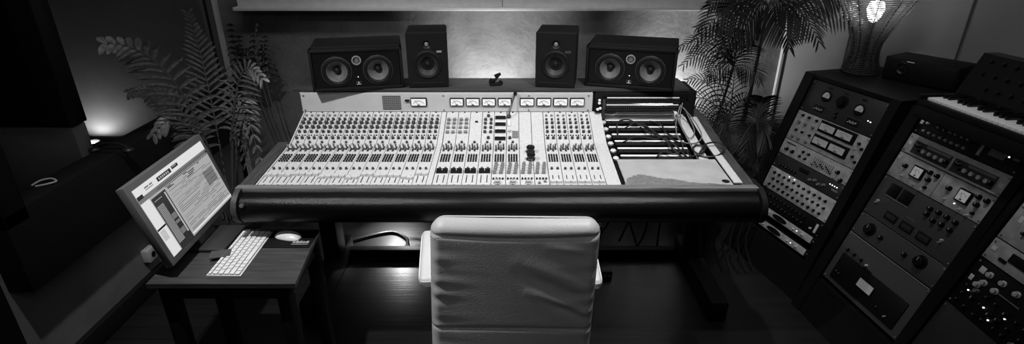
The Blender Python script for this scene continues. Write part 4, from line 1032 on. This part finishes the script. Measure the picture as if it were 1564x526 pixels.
for k in range(6): MB().lathe([(.008, 0), (.008, .003), (.003, .003)], (-.062+k*.025, -.0285, .018), (0, -1, 0), 10).build('socket', M_knobg, ps)
pd = thing('foot_pedal', 'small box of cables and silver plugs on the floor behind the socket strip', 'box', (.50, 3.05, 0))
MB().box((0, 0, .04), (.13, .08, .08), bev=.006).build('body', M_rackpnl, pd)
for k in range(3): MB().cyl((-.03+k*.03, 0, .08), (-.03+k*.03, 0, .10), .008).build('plug', M_silver, pd)
wo = thing('wall_outlet', 'pale square socket box on the left wall behind the side table', 'socket', at(222, 388, X=-1.95))
MB().box((.022, 0, 0), (.04, .07, .07), bev=.003).build('housing', M_fader, wo)
MB().lathe([(.016, 0), (.016, .002)], (.043, 0, 0), (1, 0, 0), 16).build('socket', M_black, wo)

# ------------------------------------------------------------------ booth behind the studio window
bc = thing('low_partition', 'low grey partition in the dim booth behind the studio window', 'partition', (-2.86, 2.80, 0))
MB().box((0, 0, .415), (1.08, .10, .83), bev=.01).build('panel', M_wallR, bc)
for d in (-.45, .45): MB().box((d, 0, .02), (.05, .30, .04), bev=.006).build('foot', M_frame, bc)
bs = thing('acoustic_screen', 'black acoustic screen resting on the low partition behind the studio window', 'screen', (-2.86, 2.80, .831))
MB().box((0, 0, .45), (1.10, .12, .90), bev=.012).build('panel', M_frame, bs)
for d in (-.42, .42): MB().box((d, -.062, .45), (.05, .008, .84), bev=.003).build('frame_strip', M_frame, bs)
def booth_lamp(loc, power, label, h):
    u = thing('booth_lamp', label, 'lamp', (loc[0], loc[1], 0)); MB().lathe([(.12, 0), (.12, .015), (.012, .025), (.012, h-.03), (.03, h-.02), (.05, h+.065), (.047, h+.065), (.001, h-.015)], seg=20, cap=False).build('stand', M_black, u)
    MB().lathe([(.001, h-.012), (.012, h-.004), (.001, h+.01)], seg=14, cap=False).build('bulb', M_white, u); point(V((loc[0], loc[1], h+.05)), power, .02)
booth_lamp((-2.88, 3.53), 7, 'short floor lamp behind the booth partition, lighting the wall seen through the window', .385)
booth_lamp((-2.20, 2.22), .35, 'faint low lamp behind the near corner of the studio window', .62)
hp = thing('headphones', 'black headphones lying on the studio window sill below the bright booth wall', 'headphones', at(168, 231, Z=.832))
MB().tube(smooth_path([(-.07, .01, .012), (-.05, .01, .030), (0, .01, .036), (.05, .01, .030), (.09, 0, .012)]), .006, 8).tube(smooth_path([(-.07, -.015, .008), (0, -.02, .008), (.09, -.01, .008)]), .003, 8).build('headband', M_rub, hp)
for sx in (-.072, .088): MB().lathe([(.024, 0), (.026, .008), (.018, .016), (.001, .018)], (sx, 0, .0), (0, 0, 1), 18, cap=False).build('ear_cup', M_rub, hp)
cc = cable('coiled_cable', 'short coiled cable at the near corner of the studio window sill', [at(48, 284, Z=.838), at(62, 276, Z=.842), at(78, 273, Z=.842), at(86, 277, Z=.838), at(74, 281, Z=.838), at(54, 285, Z=.838)], .004, M_knobl)
for o in bpy.data.objects:
    if 'v0' in o: del o['v0']
